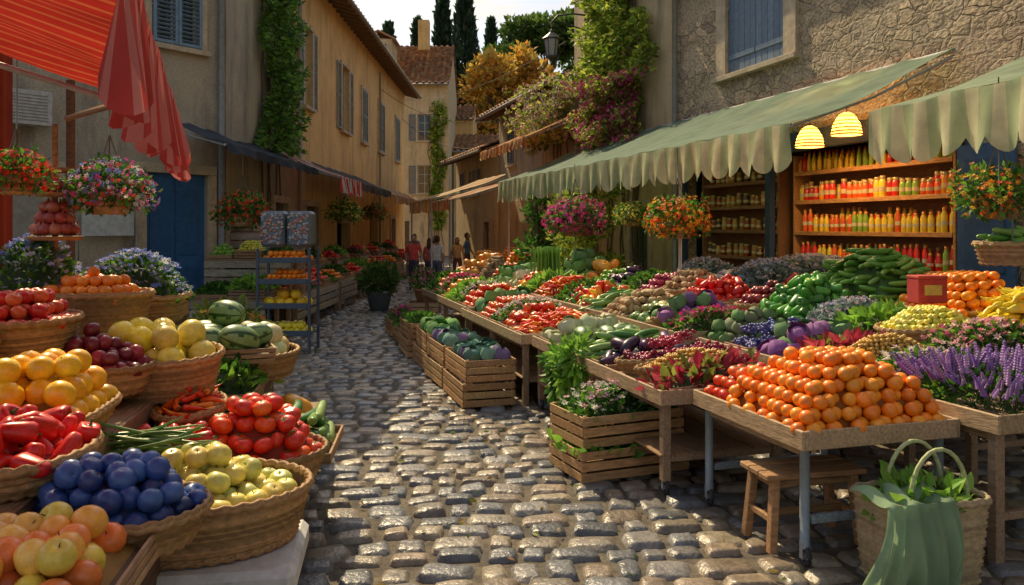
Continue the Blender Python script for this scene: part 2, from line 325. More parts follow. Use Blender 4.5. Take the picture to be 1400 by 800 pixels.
# ------------------------------------------------------------------ produce
def lie(m,s,jit=.35,yaw=None):
    a=U(0,6.28,m) if yaw is None else yaw+rng.normal(0,jit,m)
    return alignR(np.stack([np.cos(a),np.sin(a),rng.normal(0,.15,m)],1),s)
def upR(m,s,tilt=.5):
    return alignR(np.stack([rng.normal(0,tilt,m),rng.normal(0,tilt,m),np.ones(m)],1),s)
K={
'oranges':(T_orange,.105,[(.92,.27,.012),(.96,.33,.018),(.9,.22,.01)],'up',.93),
'tangerines':(T_orange,.085,[(.92,.24,.012),(.94,.3,.018)],'up',.95),
'tomatoes':(T_tomato,.125,[(.76,.04,.01),(.82,.08,.012),(.7,.025,.008),(.85,.14,.015)],'up',.92),
'small_tomatoes':(T_tomato,.09,[(.76,.05,.012),(.84,.15,.018),(.72,.03,.01)],'up',.92),
'yellow_apples':(T_apple,.135,[(.72,.64,.14),(.6,.64,.16),(.78,.62,.14)],'up',.92),
'red_apples':(T_apple,.1,[(.62,.03,.02),(.52,.02,.016),(.66,.12,.035)],'up',.92),
'grapefruits':(T_orange,.17,[(.95,.54,.015),(.97,.62,.025),(.94,.46,.015)],'up',.95),
'yellow_melons':(T_melon,.21,[(.93,.70,.04),(.88,.72,.08),(.8,.64,.1)],'rand',.9),
'cream_melons':(T_melon,.22,[(.72,.64,.32),(.76,.58,.24),(.6,.64,.3)],'rand',.9),
'watermelons':(T_wmelon,.26,[(.1,.2,.05)],'lie',1.0),
'peaches':(T_apple,.135,[(.93,.44,.07),(.93,.57,.12),(.86,.24,.05),(.84,.68,.1)],'rand',.92),
'plums':(T_apple,.13,[(.025,.065,.25),(.02,.045,.17),(.05,.12,.36)],'rand',.9),
'dark_plums':(T_apple,.1,[(.26,.02,.035),(.18,.015,.03),(.4,.04,.05)],'rand',.9),
'red_peppers':(T_pepper,.13,[(.68,.02,.012),(.55,.012,.01)],'rand',1.0),
'green_peppers':(T_pepper,.125,[(.06,.28,.03),(.11,.38,.04),(.05,.2,.03)],'rand',.95),
'mixed_peppers':(T_pepper,.11,[(.06,.28,.03),(.7,.03,.02),(.9,.55,.03),(.92,.27,.02)],'rand',.95),
'eggplants':(T_egg,.15,[(.035,.012,.05),(.06,.018,.07)],'lie',.95),
'cucumbers':(T_cuke,.1,[(.08,.25,.03),(.15,.34,.05),(.24,.42,.08)],'lie0',1.0),
'zucchini':(T_cuke,.13,[(.06,.2,.03),(.15,.3,.06),(.26,.42,.1)],'lie0',1.0),
'beans':(T_bean,.11,[(.14,.28,.06),(.22,.36,.1),(.1,.2,.05)],'lie0',.55),
'carrots':(T_carrot,.13,[(.88,.27,.02),(.9,.33,.03)],'lie0',.7),
'chilies':(T_chili,.11,[(.75,.04,.01),(.88,.14,.01),(.93,.3,.02)],'lie',.8),
'bananas':(T_banana,.16,[(.93,.7,.04),(.85,.68,.07)],'lie0',.6),
'onions':(T_onion,.085,[(.55,.28,.1),(.6,.35,.15)],'rand',.9),
'red_onions':(T_onion,.095,[(.36,.03,.09),(.44,.06,.13)],'rand',.9),
'garlic':(T_onion,.07,[(.7,.65,.6),(.6,.5,.55)],'rand',.9),
'potatoes':(T_potato,.1,[(.45,.3,.15),(.5,.36,.19),(.34,.21,.1)],'rand',.85),
'cabbages':(T_cab,.24,[(.15,.35,.08),(.26,.46,.14),(.13,.28,.1)],'up',.95),
'blue_cabbages':(T_cab,.22,[(.12,.26,.2),(.16,.3,.22),(.2,.13,.26)],'up',.95),
'purple_cauliflowers':(T_cab,.17,[(.26,.09,.3),(.35,.14,.36),(.18,.1,.22),(.14,.28,.1)],'up',.95),
'cauliflowers':(T_cab,.2,[(.7,.68,.46),(.58,.6,.36)],'up',.95),
'artichokes':(T_cab,.13,[(.14,.26,.08),(.2,.24,.12)],'up',.95),
'round_squash':(T_pumpkin,.17,[(.12,.24,.06),(.46,.46,.12),(.26,.32,.12),(.64,.62,.3)],'up',.95),
'pumpkins':(T_pumpkin,.28,[(.88,.3,.03),(.84,.4,.05)],'up',.95),
'limes':(T_lemon,.085,[(.18,.38,.04),(.26,.44,.05)],'rand',.9),
'lemons':(T_lemon,.11,[(.93,.73,.04),(.88,.75,.08)],'rand',.88),
'red_grapes':(T_grapes,.17,[(.4,.03,.08),(.25,.02,.06),(.55,.06,.12)],'lie',.75),
'blue_grapes':(T_grapes,.17,[(.07,.1,.3),(.12,.12,.34)],'lie',.75),
'yellow_slices':(T_small,.055,[(.88,.74,.1),(.84,.78,.2),(.68,.7,.1)],'rand',.85),
'lentils':(T_small,.034,[(.7,.4,.06),(.58,.35,.08)],'rand',.95),
}
G1=[(.05,.16,.02),(.1,.26,.03),(.17,.35,.04),(.04,.11,.02)]
FL={'herbs':(G1,None,0),'parsley':([(.06,.2,.02),(.13,.3,.04)],None,0),
'lettuces':([(.22,.44,.05),(.3,.54,.08),(.16,.34,.05)],None,0),
'red_lettuces':([(.36,.03,.06),(.48,.07,.1),(.22,.28,.05)],None,0),
'magenta_flowers':(G1,[(.7,.04,.28),(.75,.12,.42),(.52,.02,.16)],1),
'red_flowers':(G1,[(.8,.02,.02),(.88,.08,.03)],1),
'orange_flowers':(G1,[(.94,.25,.012),(.9,.08,.02),(.94,.58,.05)],1),
'pink_flowers':(G1,[(.84,.36,.48),(.87,.6,.62),(.75,.15,.32)],1),
'white_flowers':(G1,[(.82,.8,.72),(.84,.45,.58),(.78,.78,.68)],1),
'blue_flowers':(G1,[(.17,.25,.75),(.33,.4,.82),(.68,.7,.78)],1),
'mixed_flowers':(G1,[(.82,.06,.08),(.2,.33,.8),(.84,.42,.58),(.78,.78,.78),(.75,.06,.38)],1),
'silver_flowers':([(.17,.25,.22),(.22,.3,.28)],[(.6,.65,.78),(.7,.5,.68),(.38,.45,.74)],1),
'yellow_flowers':(G1,[(.9,.68,.05),(.84,.73,.2)],1)}
def hfun(x,y,a,b,H,shape):
    if shape=='e': r=np.hypot(x/a,y/b); return r,H*(1-r**2)
    r=np.maximum(abs(x/a),abs(y/b)); return r,H*(1-r**2.6)
def mound_pts(lx,ly,H,sp,shape,jit=.1,dz=None):
    a,b=lx/2,ly/2; ny=int(b/(sp*.866))+2; nx=int(a/sp)+2; out=[]
    K_=1 if dz is None else int(max(0,H*.97)/dz)+1
    for k in range(K_):
        j,i=np.meshgrid(np.arange(-ny,ny+1),np.arange(-nx,nx+1),indexing='ij')
        x=(i+.5*(j%2)+.33*(k%3)).astype(float)*sp; y=(j+.33*(k%3))*sp*.866
        x=x.ravel()+rng.normal(0,jit*sp,x.size);y=y.ravel()+rng.normal(0,jit*sp,y.size)
        r,h=hfun(x,y,a,b,H,shape)
        if dz is None: ok=r<.97; z=h
        else: ok=(r<1.0)&(h>=k*dz)&(h-k*dz<1.8*dz); z=np.full(x.shape,k*dz)
        out.append(np.stack([x,y,z],1)[ok])
    return np.concatenate(out)
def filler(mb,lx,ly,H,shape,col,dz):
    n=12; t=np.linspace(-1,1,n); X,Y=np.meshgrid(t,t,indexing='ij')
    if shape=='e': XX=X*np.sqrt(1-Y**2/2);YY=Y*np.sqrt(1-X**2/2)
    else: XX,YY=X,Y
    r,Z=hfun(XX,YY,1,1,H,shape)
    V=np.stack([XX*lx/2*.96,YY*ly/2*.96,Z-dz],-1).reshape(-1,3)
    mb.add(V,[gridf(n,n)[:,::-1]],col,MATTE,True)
def foliage(mb,c,rad,n,size,cols,T=None,shell=.5,up=.3,mat=LEAF):
    d=rng.normal(size=(n,3));d/=np.linalg.norm(d,axis=1)[:,None]
    r=(shell+(1-shell)*U(0,1,n)**.5)
    lump=1+.16*np.sin(d[:,0]*7+c[0]*3)*np.sin(d[:,1]*6+c[1]*5)+.12*np.sin(d[:,2]*9+c[2])
    p=d*(r*lump)[:,None]*np.array(rad)+np.array(c)
    dd=d+rng.normal(0,.5,(n,3));dd[:,2]+=up
    mb.inst(T or T_leaf2,p,alignR(dd,U(.7,1.3,n)*size,1),pick(cols,n,.3),mat,False)
    return p,d
def flowers(mb,c,rad,n,size,cols,hemi=-.3):
    d=rng.normal(size=(n*2,3));d/=np.linalg.norm(d,axis=1)[:,None];d=d[d[:,2]>hemi][:n];n=len(d)
    p=d*np.array(rad)*U(.92,1.14,(n,1))+np.array(c)
    mb.inst(T_flower,p,alignR(d+rng.normal(0,.25,(n,3)),U(.7,1.2,n)*size),pick(cols,n,.2),PETAL,False)
def produce(mb,kind,lx,ly,H,z0=0,shape='r',sc_=1.,yaw0=0):
    if kind=='lavender':
        n=int(lx*ly*430)+40
        x=U(-lx/2,lx/2,n);y=U(-ly/2,ly/2,n);z=z0+H*.3*(1-(2*x/lx)**2)
        D=np.stack([x/lx*1.4+rng.normal(0,.36,n),y/ly*1.4+rng.normal(0,.36,n),np.ones(n)],1)
        mb.inst(T_lav,np.stack([x*.8,y*.8,z],1),alignR(D,U(.17,.34,n)),pick([(.36,.18,.55),(.46,.28,.62),(.58,.38,.68)],n,.25),PETAL,False)
        foliage(mb,(0,0,z0+.06),(lx/2,ly/2,H*.9),int(lx*ly*1100),.07,G1)
        return
    if kind in FL:
        g,f,_=FL[kind]; s=.1*sc_ if kind not in('lettuces','red_lettuces') else .15*sc_
        n=int(lx*ly*(850 if kind not in('lettuces','red_lettuces') else 600)/sc_**1.5)+30
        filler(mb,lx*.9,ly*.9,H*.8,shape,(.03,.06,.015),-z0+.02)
        P=mound_pts(lx,ly,H,math.sqrt(lx*ly/n),shape,.4)
        n=len(P);D=np.stack([P[:,0]/lx*2,P[:,1]/ly*2,np.full(n,.6)],1)+rng.normal(0,.55,(n,3));D[:,2]=abs(D[:,2])
        P[:,2]+=z0-.03
        mb.inst(T_leaf,P,alignR(D,U(.6,1.3,n)*s,1),pick(g,n,.3),LEAF,False)
        if f:
            m=int(n*.6);q=P[rng.integers(0,n,m)]+np.stack([rng.normal(0,.02,m),rng.normal(0,.02,m),U(.04,.1,m)],1)
            mb.inst(T_flower,q,alignR(D[rng.integers(0,n,m)]+np.array([0,0,.6]),U(.04,.075,m)*max(sc_,.85)),pick(f,m,.2),PETAL,False)
        return
    T,s,cols,mode,spf=K[kind]; s=s*sc_
    sp=s*spf*(1.08 if mode in('lie','lie0') and kind!='beans' else 1)
    th={'cucumbers':.6,'zucchini':.6,'beans':.2,'carrots':.45,'bananas':.42,'chilies':.45,'red_peppers':.75,'mixed_peppers':.75,'green_peppers':.75,'eggplants':.8}.get(kind,.76)
    P=mound_pts(lx-s*.5,ly-s*.5,H,sp,shape,.07 if mode=='up' else .13,dz=s*th)
    if len(P)==0: return
    if mode in('rand','lie','lie0'): P[:,2]+=rng.normal(0,s*.06,len(P))
    P[:,2]+=z0+s*.3;n=len(P);ss=U(.9,1.08,n)*s
    R={'up':lambda:upR(n,ss,.45),'rand':lambda:randR(n,ss),'lie':lambda:lie(n,ss),'lie0':lambda:lie(n,ss,.22,yaw0)}[mode]()
    mb.inst(T,P,R,pick(cols,n,.14),FRUIT if kind not in('cabbages','blue_cabbages','cauliflowers','purple_cauliflowers','potatoes','artichokes') else MATTE,True)
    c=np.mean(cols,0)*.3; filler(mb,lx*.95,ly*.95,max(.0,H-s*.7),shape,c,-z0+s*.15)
WCOL=[(.38,.22,.09),(.46,.28,.12),(.31,.18,.07)]
def basket(mb,rx,ry,h,flare=.8,p=2.,z0=0,rows=9,col=None,stakes=None):
    per=math.pi*(rx+ry); st=stakes or max(8,int(per/.075)); n=st*4
    a=np.linspace(0,2*np.pi,n,endpoint=False);ca,sa=np.cos(a),np.sin(a)
    rad=(abs(ca)**p+abs(sa)**p)**(-1/p); rows=max(4,int(h/.028))
    V=[]
    for j in range(rows*2+1):
        z=j/(rows*2)*h; s=flare+(1-flare)*(z/h)**.8
        if j%2: off=.007+.007*np.cos(st*a+math.pi*(j//2))
        else: off=np.full(n,-.006)
        V.append(np.stack([(rx*s*rad+off)*ca,(ry*s*rad+off)*sa,np.full(n,z0+z)],1))
    cc=pick([col] if col else WCOL,rows*2,.2)
    mb.add(np.concatenate(V),[gridf(rows*2+1,n,False,True)],np.repeat(cc,n,0),WICK,True)
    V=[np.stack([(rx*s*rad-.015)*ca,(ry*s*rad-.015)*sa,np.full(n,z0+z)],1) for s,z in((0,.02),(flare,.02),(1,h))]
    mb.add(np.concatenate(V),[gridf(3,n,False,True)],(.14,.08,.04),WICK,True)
    tw=.006*np.cos(st*a)
    for dz,rr in((h,.02),(h+.012,.014),(.01,.015)):
        s=1 if dz>.02 else flare
        mb.tube(np.stack([(rx*s*rad+tw)*ca,(ry*s*rad+tw)*sa,z0+dz+.005*np.sin(st*a)],1),rr,pick([col] if col else WCOL,1)[0],WICK,6,True)
WOODC=[(.36,.22,.11),(.3,.18,.09),(.42,.28,.15),(.26,.16,.09)]
def wc(v=.15,cols=WOODC): return pick(cols,1,v)[0]
def crate(mb,lx,ly,h,z0=0,slats=3,cols=WOODC,t=.014):
    for sx in(-1,1):
        for sy in(-1,1): mb.box((sx*(lx/2-.02),sy*(ly/2-.02),z0+h/2),(.035,.035,h),wc(cols=cols))
    sh=h/slats
    for k in range(slats):
        z=z0+sh*(k+.5)
        for sy in(-1,1): mb.box((rng.normal(0,.003),sy*(ly/2+t/2),z),(lx+.02,t,sh*.8),wc(cols=cols),b=.003)
        for sx in(-1,1): mb.box((sx*(lx/2+t/2),0,z),(t,ly-.005,sh*.8),wc(cols=cols),b=.003)
    mb.box((0,0,z0+.012),(lx-.02,ly-.02,.016),wc(cols=cols))
def tray(mb,lx,ly,h=.07,cols=WOODC):
    mb.box((0,0,.01),(lx,ly,.016),wc(cols=cols))
    for sy in(-1,1): mb.box((0,sy*(ly/2-.008),h/2+.003),(lx,.018,h),wc(cols=cols))
    for sx in(-1,1): mb.box((sx*(lx/2-.008),0,h/2+.003),(.018,ly-.036,h),wc(cols=cols))
cname={'tray':'tray_of_','crate':'crate_of_','basket':'basket_of_','rbasket':'basket_of_','none':'pile_of_'}
def display(kind,x,y,z,lx,ly,H=.18,rz=0,tx=0,ty=0,cont='tray',bh=.22,sc_=1.,yaw0=0,flare=.82):
    mb=MB()
    if cont=='tray': tray(mb,lx,ly); produce(mb,kind,lx-.03,ly-.03,H,.03,'r',sc_,yaw0)
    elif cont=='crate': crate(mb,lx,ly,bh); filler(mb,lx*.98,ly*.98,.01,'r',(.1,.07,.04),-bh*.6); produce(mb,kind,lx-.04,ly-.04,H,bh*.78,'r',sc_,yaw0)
    elif cont=='basket': basket(mb,lx/2,ly/2,bh,flare); produce(mb,kind,lx-.03,ly-.03,H,bh*.78,'e',sc_,yaw0)
    elif cont=='rbasket': basket(mb,lx/2,ly/2,bh,flare,5); produce(mb,kind,lx-.04,ly-.04,H,bh*.78,'r',sc_,yaw0)
    else: produce(mb,kind,lx,ly,H,0,'r',sc_,yaw0)
    return mb.build(cname[cont]+kind,(x,y,z),(tx,ty,rz))
def empty(name,loc=(0,0,0),rz=0):
    e=bpy.data.objects.new(name,None); sc.collection.objects.link(e); e.location=loc; e.rotation_euler=(0,0,rz); e.empty_display_size=.3; return e
# ------------------------------------------------------------------ ground + cobbles
g=MB(); n=60; t=np.linspace(-260,260,n); X,Y=np.meshgrid(t,t,indexing='ij'); V=np.stack([X,Y,np.full_like(X,-.006)],-1).reshape(-1,3)
g.add(V,[gridf(n,n)[:,::-1]],(.2,.2,.2),GROUND); g.build('ground')
def hillz(x,y):
    return 22/(1+np.exp(-(y-105)/14))+2.2*np.sin(x*.05+1)*(y>75)
h=MB(); xs=np.linspace(-190,190,80); ys=np.linspace(66,230,50); X,Y=np.meshgrid(xs,ys,indexing='ij'); Z=hillz(X,Y)*np.clip((Y-66)/12,0,1)-.3
h.add(np.stack([X,Y,Z],-1).reshape(-1,3),[gridf(80,50)[:,::-1]],(.1,.1,.05),HILL,True); h.build('hill')
def T_cob(k):
    n=7; t=np.linspace(-1,1,n); t=np.sign(t)*abs(t)**.6; U_,W_=np.meshgrid(t,t,indexing='ij')
    q=.13; X=U_*(1-q*W_**4*abs(U_));Y=W_*(1-q*U_**4*abs(W_))
    r=np.random.default_rng(k); Z=(1-abs(U_)**5)*(1-abs(W_)**5); edge=Z<.01
    Z=np.where(edge,-.8,.3+.7*Z**.7+.10*r.normal(size=Z.shape))
    jx=r.normal(0,.035,X.shape);jy=r.normal(0,.045,Y.shape)
    sk=r.normal(0,.08,2)
    X=X+jx+sk[0]*Y;Y=Y+jy+sk[1]*X
    return (np.stack([X,Y,Z],-1).reshape(-1,3),[gridf(n,n)[:,::-1]],None)
cb=MB(); Ts=[T_cob(k) for k in range(11)]; buf=[[[],[],[]] for _ in Ts]
v=1.6
while v<56:
    dv=U(.18,.26) if v<25 else U(.24,.3)
    xr=min(9.5-.29*v, 7.2); xl=-7.0-(max(0,12-v)*.3); u=xl+U(0,.2)
    bend=lambda u:.35*math.sin(u*.5+.4)+.08*math.sin(u*1.7+v*.6)
    while u<xr:
        w=U(.16,.4) if v<25 else U(.25,.38); uc=u+w/2; sl=(bend(uc+.05)-bend(uc-.05))/.1
        a=math.atan(sl)+rng.normal(0,.06); c_,s_=math.cos(a),math.sin(a)
        sx,sy,sz=(w-.018)/2,(dv-.016)/2*U(.88,1.04),U(.018,.042)
        tl=rng.normal(0,.045,2)
        R=np.array([[c_*sx,-s_*sy,0],[s_*sx,c_*sy,0],[tl[0]*sx,tl[1]*sy,sz]])
        k=random.randrange(11); buf[k][0].append((uc,v+bend(uc)+rng.normal(0,.01),0));buf[k][1].append(R)
        base=np.array([(.21,.185,.15),(.15,.155,.16),(.26,.22,.16),(.115,.12,.125),(.19,.18,.17),(.23,.18,.13)][random.randrange(6)])*U(.72,1.2); buf[k][2].append(base)
        u+=w
    v+=dv
for T,bf in zip(Ts,buf): cb.inst(T,np.array(bf[0]),np.array(bf[1]),np.array(bf[2]),STONE,True)
cb.build('cobblestone_street')
lt=MB(); n=420; x=U(-2.2,3.2,n); y=U(3.8,16,n); lt.inst(T_leaf,np.stack([x-.28*(y-5),y,U(.035,.05,n)],1),alignR(np.stack([rng.normal(0,1,n),rng.normal(0,1,n),rng.normal(0,.12,n)],1),U(.03,.08,n),1),pick([(.25,.3,.06),(.35,.25,.08),(.12,.2,.04),(.4,.2,.06)],n,.2),LEAF,False); lt.build('fallen_leaves')
# ------------------------------------------------------------------ architecture helpers
def quad(mb,p,col,mat): mb.add(np.array(p,float),[np.array([[0,1,2,3]])],col,mat)
def wall_front(mb,L,H,ops,mat,depth=.32,x0=0,z0=0):
    xs=sorted({x0,x0+L,*[o[0] for o in ops],*[o[1] for o in ops]}); zs=sorted({z0,H,*[o[2] for o in ops],*[o[3] for o in ops]})
    for a,b in zip(xs,xs[1:]):
        for c,d in zip(zs,zs[1:]):
            mx,mz=(a+b)/2,(c+d)/2
            if any(o[0]<mx<o[1] and o[2]<mz<o[3] for o in ops): continue
            quad(mb,[(a,0,c),(a,0,d),(b,0,d),(b,0,c)],(.4,.35,.3),mat); quad(mb,[(a,-depth,c),(b,-depth,c),(b,-depth,d),(a,-depth,d)],(.3,.3,.3),mat)
    for o in ops:
        a,b,c,d=o[:4]
        quad(mb,[(a,0,c),(a,-depth,c),(a,-depth,d),(a,0,d)],(.4,.35,.3),mat);quad(mb,[(b,0,c),(b,0,d),(b,-depth,d),(b,-depth,c)],(.4,.35,.3),mat)
        quad(mb,[(a,0,d),(a,-depth,d),(b,-depth,d),(b,0,d)],(.4,.35,.3),mat);quad(mb,[(a,0,c),(b,0,c),(b,-depth,c),(a,-depth,c)],(.4,.35,.3),mat)
def shutter(mb,xa,xb,z0,z1,y,col,rz=0):
    w=xb-xa;cx=(xa+xb)/2; fr=.06
    for x in(xa+fr/2,xb-fr/2): mb.box((x,y,(z0+z1)/2),(fr,.04,z1-z0),col,MATTE)
    for z in(z0+fr/2,z1-fr/2,(z0+z1)/2): mb.box((cx,y,z),(w-2*fr,.036,fr),col,MATTE)
    m=max(6,int((z1-z0)/.085)); R=np.array([[1,0,0],[0,math.cos(.6),-math.sin(.6)],[0,math.sin(.6),math.cos(.6)]])
    for k in range(m):
        z=z0+fr+(z1-z0-2*fr)*(k+.5)/m; mb.box((cx,y,z),(w-2*fr,.05,.012),np.array(col)*U(.85,1.1),MATTE,R=R,b=.002)
def window(mb,o,shut='closed',scol=(.16,.22,.27),trim=True,y=-.18,surround=.12):
    a,b,c,d=o[:4]; W=b-a
    quad(mb,[(a,y,c),(a,y,d),(b,y,d),(b,y,c)],(.03,.04,.05),GLASS)
    f=(.5,.48,.42)
    for x in(a+.03,b-.03,(a+b)/2): mb.box((x,y+.03,(c+d)/2),(.05,.04,d-c),f,MATTE)
    for z in(c+.03,d-.03,c+(d-c)*.36,c+(d-c)*.68): mb.box(((a+b)/2,y+.028,z),(W,.034,.04),f,MATTE)
    if trim:
        s=surround
        mb.box(((a+b)/2,.035,d+s/2),(W+2*s,.09,s),(.4,.35,.28),TRIM); mb.box(((a+b)/2,.06,c-.05),(W+2*s+.1,.16,.1),(.4,.35,.28),TRIM)
        for x in(a-s/2,b+s/2): mb.box((x,.03,(c+d)/2),(s,.08,d-c-.004),(.4,.35,.28),TRIM)
    if shut=='closed':
        m=(a+b)/2; shutter(mb,a+.01,m-.005,c+.02,d-.02,.09,scol); shutter(mb,m+.005,b-.01,c+.02,d-.02,.09,scol)
    elif shut=='board':
        m=(a+b)/2
        for xa,xb in((a+.01,m-.005),(m+.005,b-.01)):
            nb=5
            for k in range(nb): mb.box((xa+(xb-xa)*(k+.5)/nb,-.03,(c+d)/2),((xb-xa)/nb-.008,.04,d-c-.04),np.array(scol)*U(.85,1.12),MATTE)
            for z in(c+.35,d-.35): mb.box(((xa+xb)/2,-.0,z),(xb-xa-.03,.025,.1),scol,MATTE)
    elif shut=='open':
        s=surround if trim else 0
        shutter(mb,a-s-W/2-.02,a-s-.02,c,d,.05,scol); shutter(mb,b+s+.02,b+s+W/2+.02,c,d,.05,scol)
TC=[(.45,.22,.11),(.38,.19,.1),(.5,.3,.16),(.32,.18,.11),(.44,.29,.18)]
def tileroof(mb,x0,x1,y0,z0,y1,z1,pitch=.22,row=.36):
    L=math.hypot(y1-y0,z1-z0);nr=max(2,int(L/row));nc=max(2,int((x1-x0)/pitch));sub=4
    ny,nz=-(z1-z0)/L,(y1-y0)/L
    if nz<0: ny,nz=-ny,-nz
    xs=np.linspace(x0,x1,nc*sub+1)
    prof=.075*np.sin(np.pi*(np.arange(nc*sub+1)%(2*sub))/sub)
    V=[]
    for r in range(nr):
        for e,lift in((0,.05),(1,.012)):
            tt=(r+e)/nr+(.0 if e==0 else .01)
            yy=y0+(y1-y0)*tt+ny*(prof+lift);zz=z0+(z1-z0)*tt+nz*(prof+lift)
            V.append(np.stack([xs,yy,zz],1))
    nrow=len(V); F=gridf(nrow,len(xs)); 
    cc=np.zeros((nrow-1,len(xs)-1,3))
    for r in range(nrow-1): cc[r]=np.repeat(pick(TC,(len(xs)-1)//sub+1,.25),sub,0)[:len(xs)-1]
    if (y1-y0)<0: F=F[:,::-1]
    mb.add(np.concatenate(V),[F[:,::-1]],cc.reshape(-1,3),TILE,True)
def house(name,ox,oy,ang,L,D,H,mat,ops,roof='gable',rise=.38,scol=(.16,.22,.27),over=.5,extra=None,x0=0):
    E=empty(name,(ox,oy,0),ang)
    w=MB(); wall_front(w,L,H,[o for o in ops],mat,x0=x0)
    for x in(x0,x0+L):
        q=[(x,0,0),(x,-D,0),(x,-D,H),(x,0,H)]; quad(w,q if x==x0 else q[::-1],(.4,.35,.3),mat)
        if roof=='gable': w.add(np.array([(x,0,H),(x,-D,H),(x,-D/2,H+rise*D/2)],float),[np.array([[0,1,2]])],(.4,.35,.3),mat)
    quad(w,[(x0,-D,0),(x0+L,-D,0),(x0+L,-D,H),(x0,-D,H)],(.4,.35,.3),mat)
    quad(w,[(x0,0,H-.01),(x0+L,0,H-.01),(x0+L,-D,H-.01),(x0,-D,H-.01)],(.4,.35,.3),mat)
    w.build('walls',parent=E)
    if any(len(o)>4 and o[4]!='none' for o in ops):
        m=MB()
        for o in ops:
            if len(o)<5 or o[4]=='none': continue
            if o[4]=='door':
                a,b,c,d=o[:4]; m.box(((a+b)/2,-.12,(c+d)/2),(b-a,.06,d-c),o[5],MATTE)
                for k in range(2):
                    xx=a+(b-a)*(.27+.46*k)
                    for zz,hh in((c+(d-c)*.25,(d-c)*.36),(c+(d-c)*.7,(d-c)*.4)): m.box((xx,-.085,zz),((b-a)*.34,.02,hh),np.array(o[5])*.8,MATTE,b=.012)
                m.box(((a+b)/2,-.08,(c+d)/2),(.03,.03,d-c),np.array(o[5])*.6,MATTE); m.box(((a+b)/2+.08,-.06,c+1.1),(.03,.06,.12),(.4,.33,.15),METAL)
                m.box(((a+b)/2,.03,d+.09),(b-a+.36,.09,.18),(.4,.35,.28),TRIM)
                for xx in(a-.09,b+.09): m.box((xx,.026,(c+d)/2),(.18,.08,d-c-.004),(.4,.35,.28),TRIM)
            else: window(m,o,o[4],o[5] if len(o)>5 else scol,surround=o[6] if len(o)>6 else .12)
        m.build('windows',parent=E)
    r=MB()
    if roof=='gable':
        rz=H+rise*D/2
        sl=rise; tileroof(r,x0-.15,x0+L+.15,over,H-over*sl+.12,-D/2,rz+.12); tileroof(r,x0-.15,x0+L+.15,-D-over,H-over*sl+.12,-D/2,rz+.12)
        for k in range(int(L/.6)+1): r.beam((x0+.1+k*.6,-.3,H+.1*sl-.02),(x0+.1+k*.6,over-.05,H-(over-.05)*sl-.02),.08,.1,(.2,.13,.08))
        quad(r,[(x0-.1,0,H+.06),(x0-.1,over,H-over*sl+.06),(x0+L+.1,over,H-over*sl+.06),(x0+L+.1,0,H+.06)],(.3,.2,.12),WOOD)
        r.tube([(x0-.1,over+.06,H-over*sl+.05),(x0+L+.1,over+.06,H-over*sl+.03)],.07,(.2,.18,.15),METAL)
        r.build('roof',parent=E)
    elif roof=='flat':
        r.box((x0+L/2,-D/2,H+.08),(L+.3,D+.3,.16),(.4,.35,.3),TRIM); r.build('roof',parent=E)
    if extra: extra(E)
    return E
def awning(name,frame,x0,x1,yb,zb,yf,zf,vh,stripe,c1,c2,sag=.05,scal=None,posts=(),posth=0,arms=True,vc=None,cv=.05,vstripe=None,pat=2):
    E=empty(name,(frame[0],frame[1],0),frame[2]); mb=MB(); L=x1-x0
    ns=max(2,round(L/stripe)); sub=4; nx=ns*sub; nv=14
    xs=np.linspace(x0,x1,nx+1); v=np.linspace(0,1,nv+1)
    X,VV=np.meshgrid(xs,v)
    Y=yb+(yf-yb)*VV; Z=zb+(zf-zb)*VV - sag*np.sin(np.pi*VV)*(1+.4*np.sin(X*2.1)) + .014*np.sin(X*6.3+VV*3)+.02*np.sin(X*3.1+1)*np.sin(VV*7)
    V=np.stack([X,Y,Z],-1).reshape(-1,3)
    sc1=np.array([c2 if (k//sub)%pat==0 else c1 for k in range(nx)])
    mb.add(V,[gridf(nv+1,nx+1)],np.tile(sc1,(nv,1))*U(.97,1.03,(nv*nx,1)),CLOTH,True)
    sw=scal or stripe; sub2=8; m=max(2,round(L/sw))*sub2; xs2=np.linspace(x0,x1,m+1); tv=np.linspace(0,1,8)
    ph=(np.arange(m+1)%sub2)/sub2; bot=vh*(.74+.26*np.sin(np.pi*ph)**.7)
    Zf=zf+.012*np.sin(xs2*6.3+3)
    XX,TT=np.meshgrid(xs2,tv); ZZ=Zf[None]-bot[None]*TT; YY=yf+.01+cv*TT*np.sin(XX*math.pi*2/(sw*1.37)+.7*np.sin(XX*1.3))+.03*TT*np.sin(XX*1.9)
    vs=vstripe or sw
    if vc is not None: cc=np.array([vc[int((xs2[k]-x0)/vs+1e-6)%len(vc)] for k in range(m)])
    else: cc=np.array([c1 if int((xs2[k]-x0)/stripe+1e-6)%2==0 else c2 for k in range(m)])
    mb.add(np.stack([XX,YY,ZZ],-1).reshape(-1,3),[gridf(8,m+1)],np.tile(cc,(7,1)),CLOTH,True)
    mb.build('canvas',parent=E)
    f=MB(); mc=(.35,.36,.35)
    f.tube([(x0,yf-.03,zf-.03),(x1,yf-.03,zf-.03)],.025,mc); f.tube([(x0,yb+.02,zb-.04),(x1,yb+.02,zb-.04)],.035,mc)
    if arms:
        for x in np.linspace(x0+.06,x1-.06,max(2,int(L/3)+1)):
            f.tube([(x,yb,zb-.12),(x,(yb+yf)/2,(zb+zf)/2-sag-.1),(x,yf-.03,zf-.04)],.018,mc)
    for px_ in posts: f.tube([(px_,yf-.05,zf-.03),(px_,yf-.05,posth)],.028,(.5,.5,.48))
    f.build('frame',parent=E)
    return E
RA=math.atan2(.9604,-.2785); RF=(7.94,5.0,RA)
def RW(s,t): return (7.94-.2785*s-.9604*t, 5+.9604*s-.2785*t)
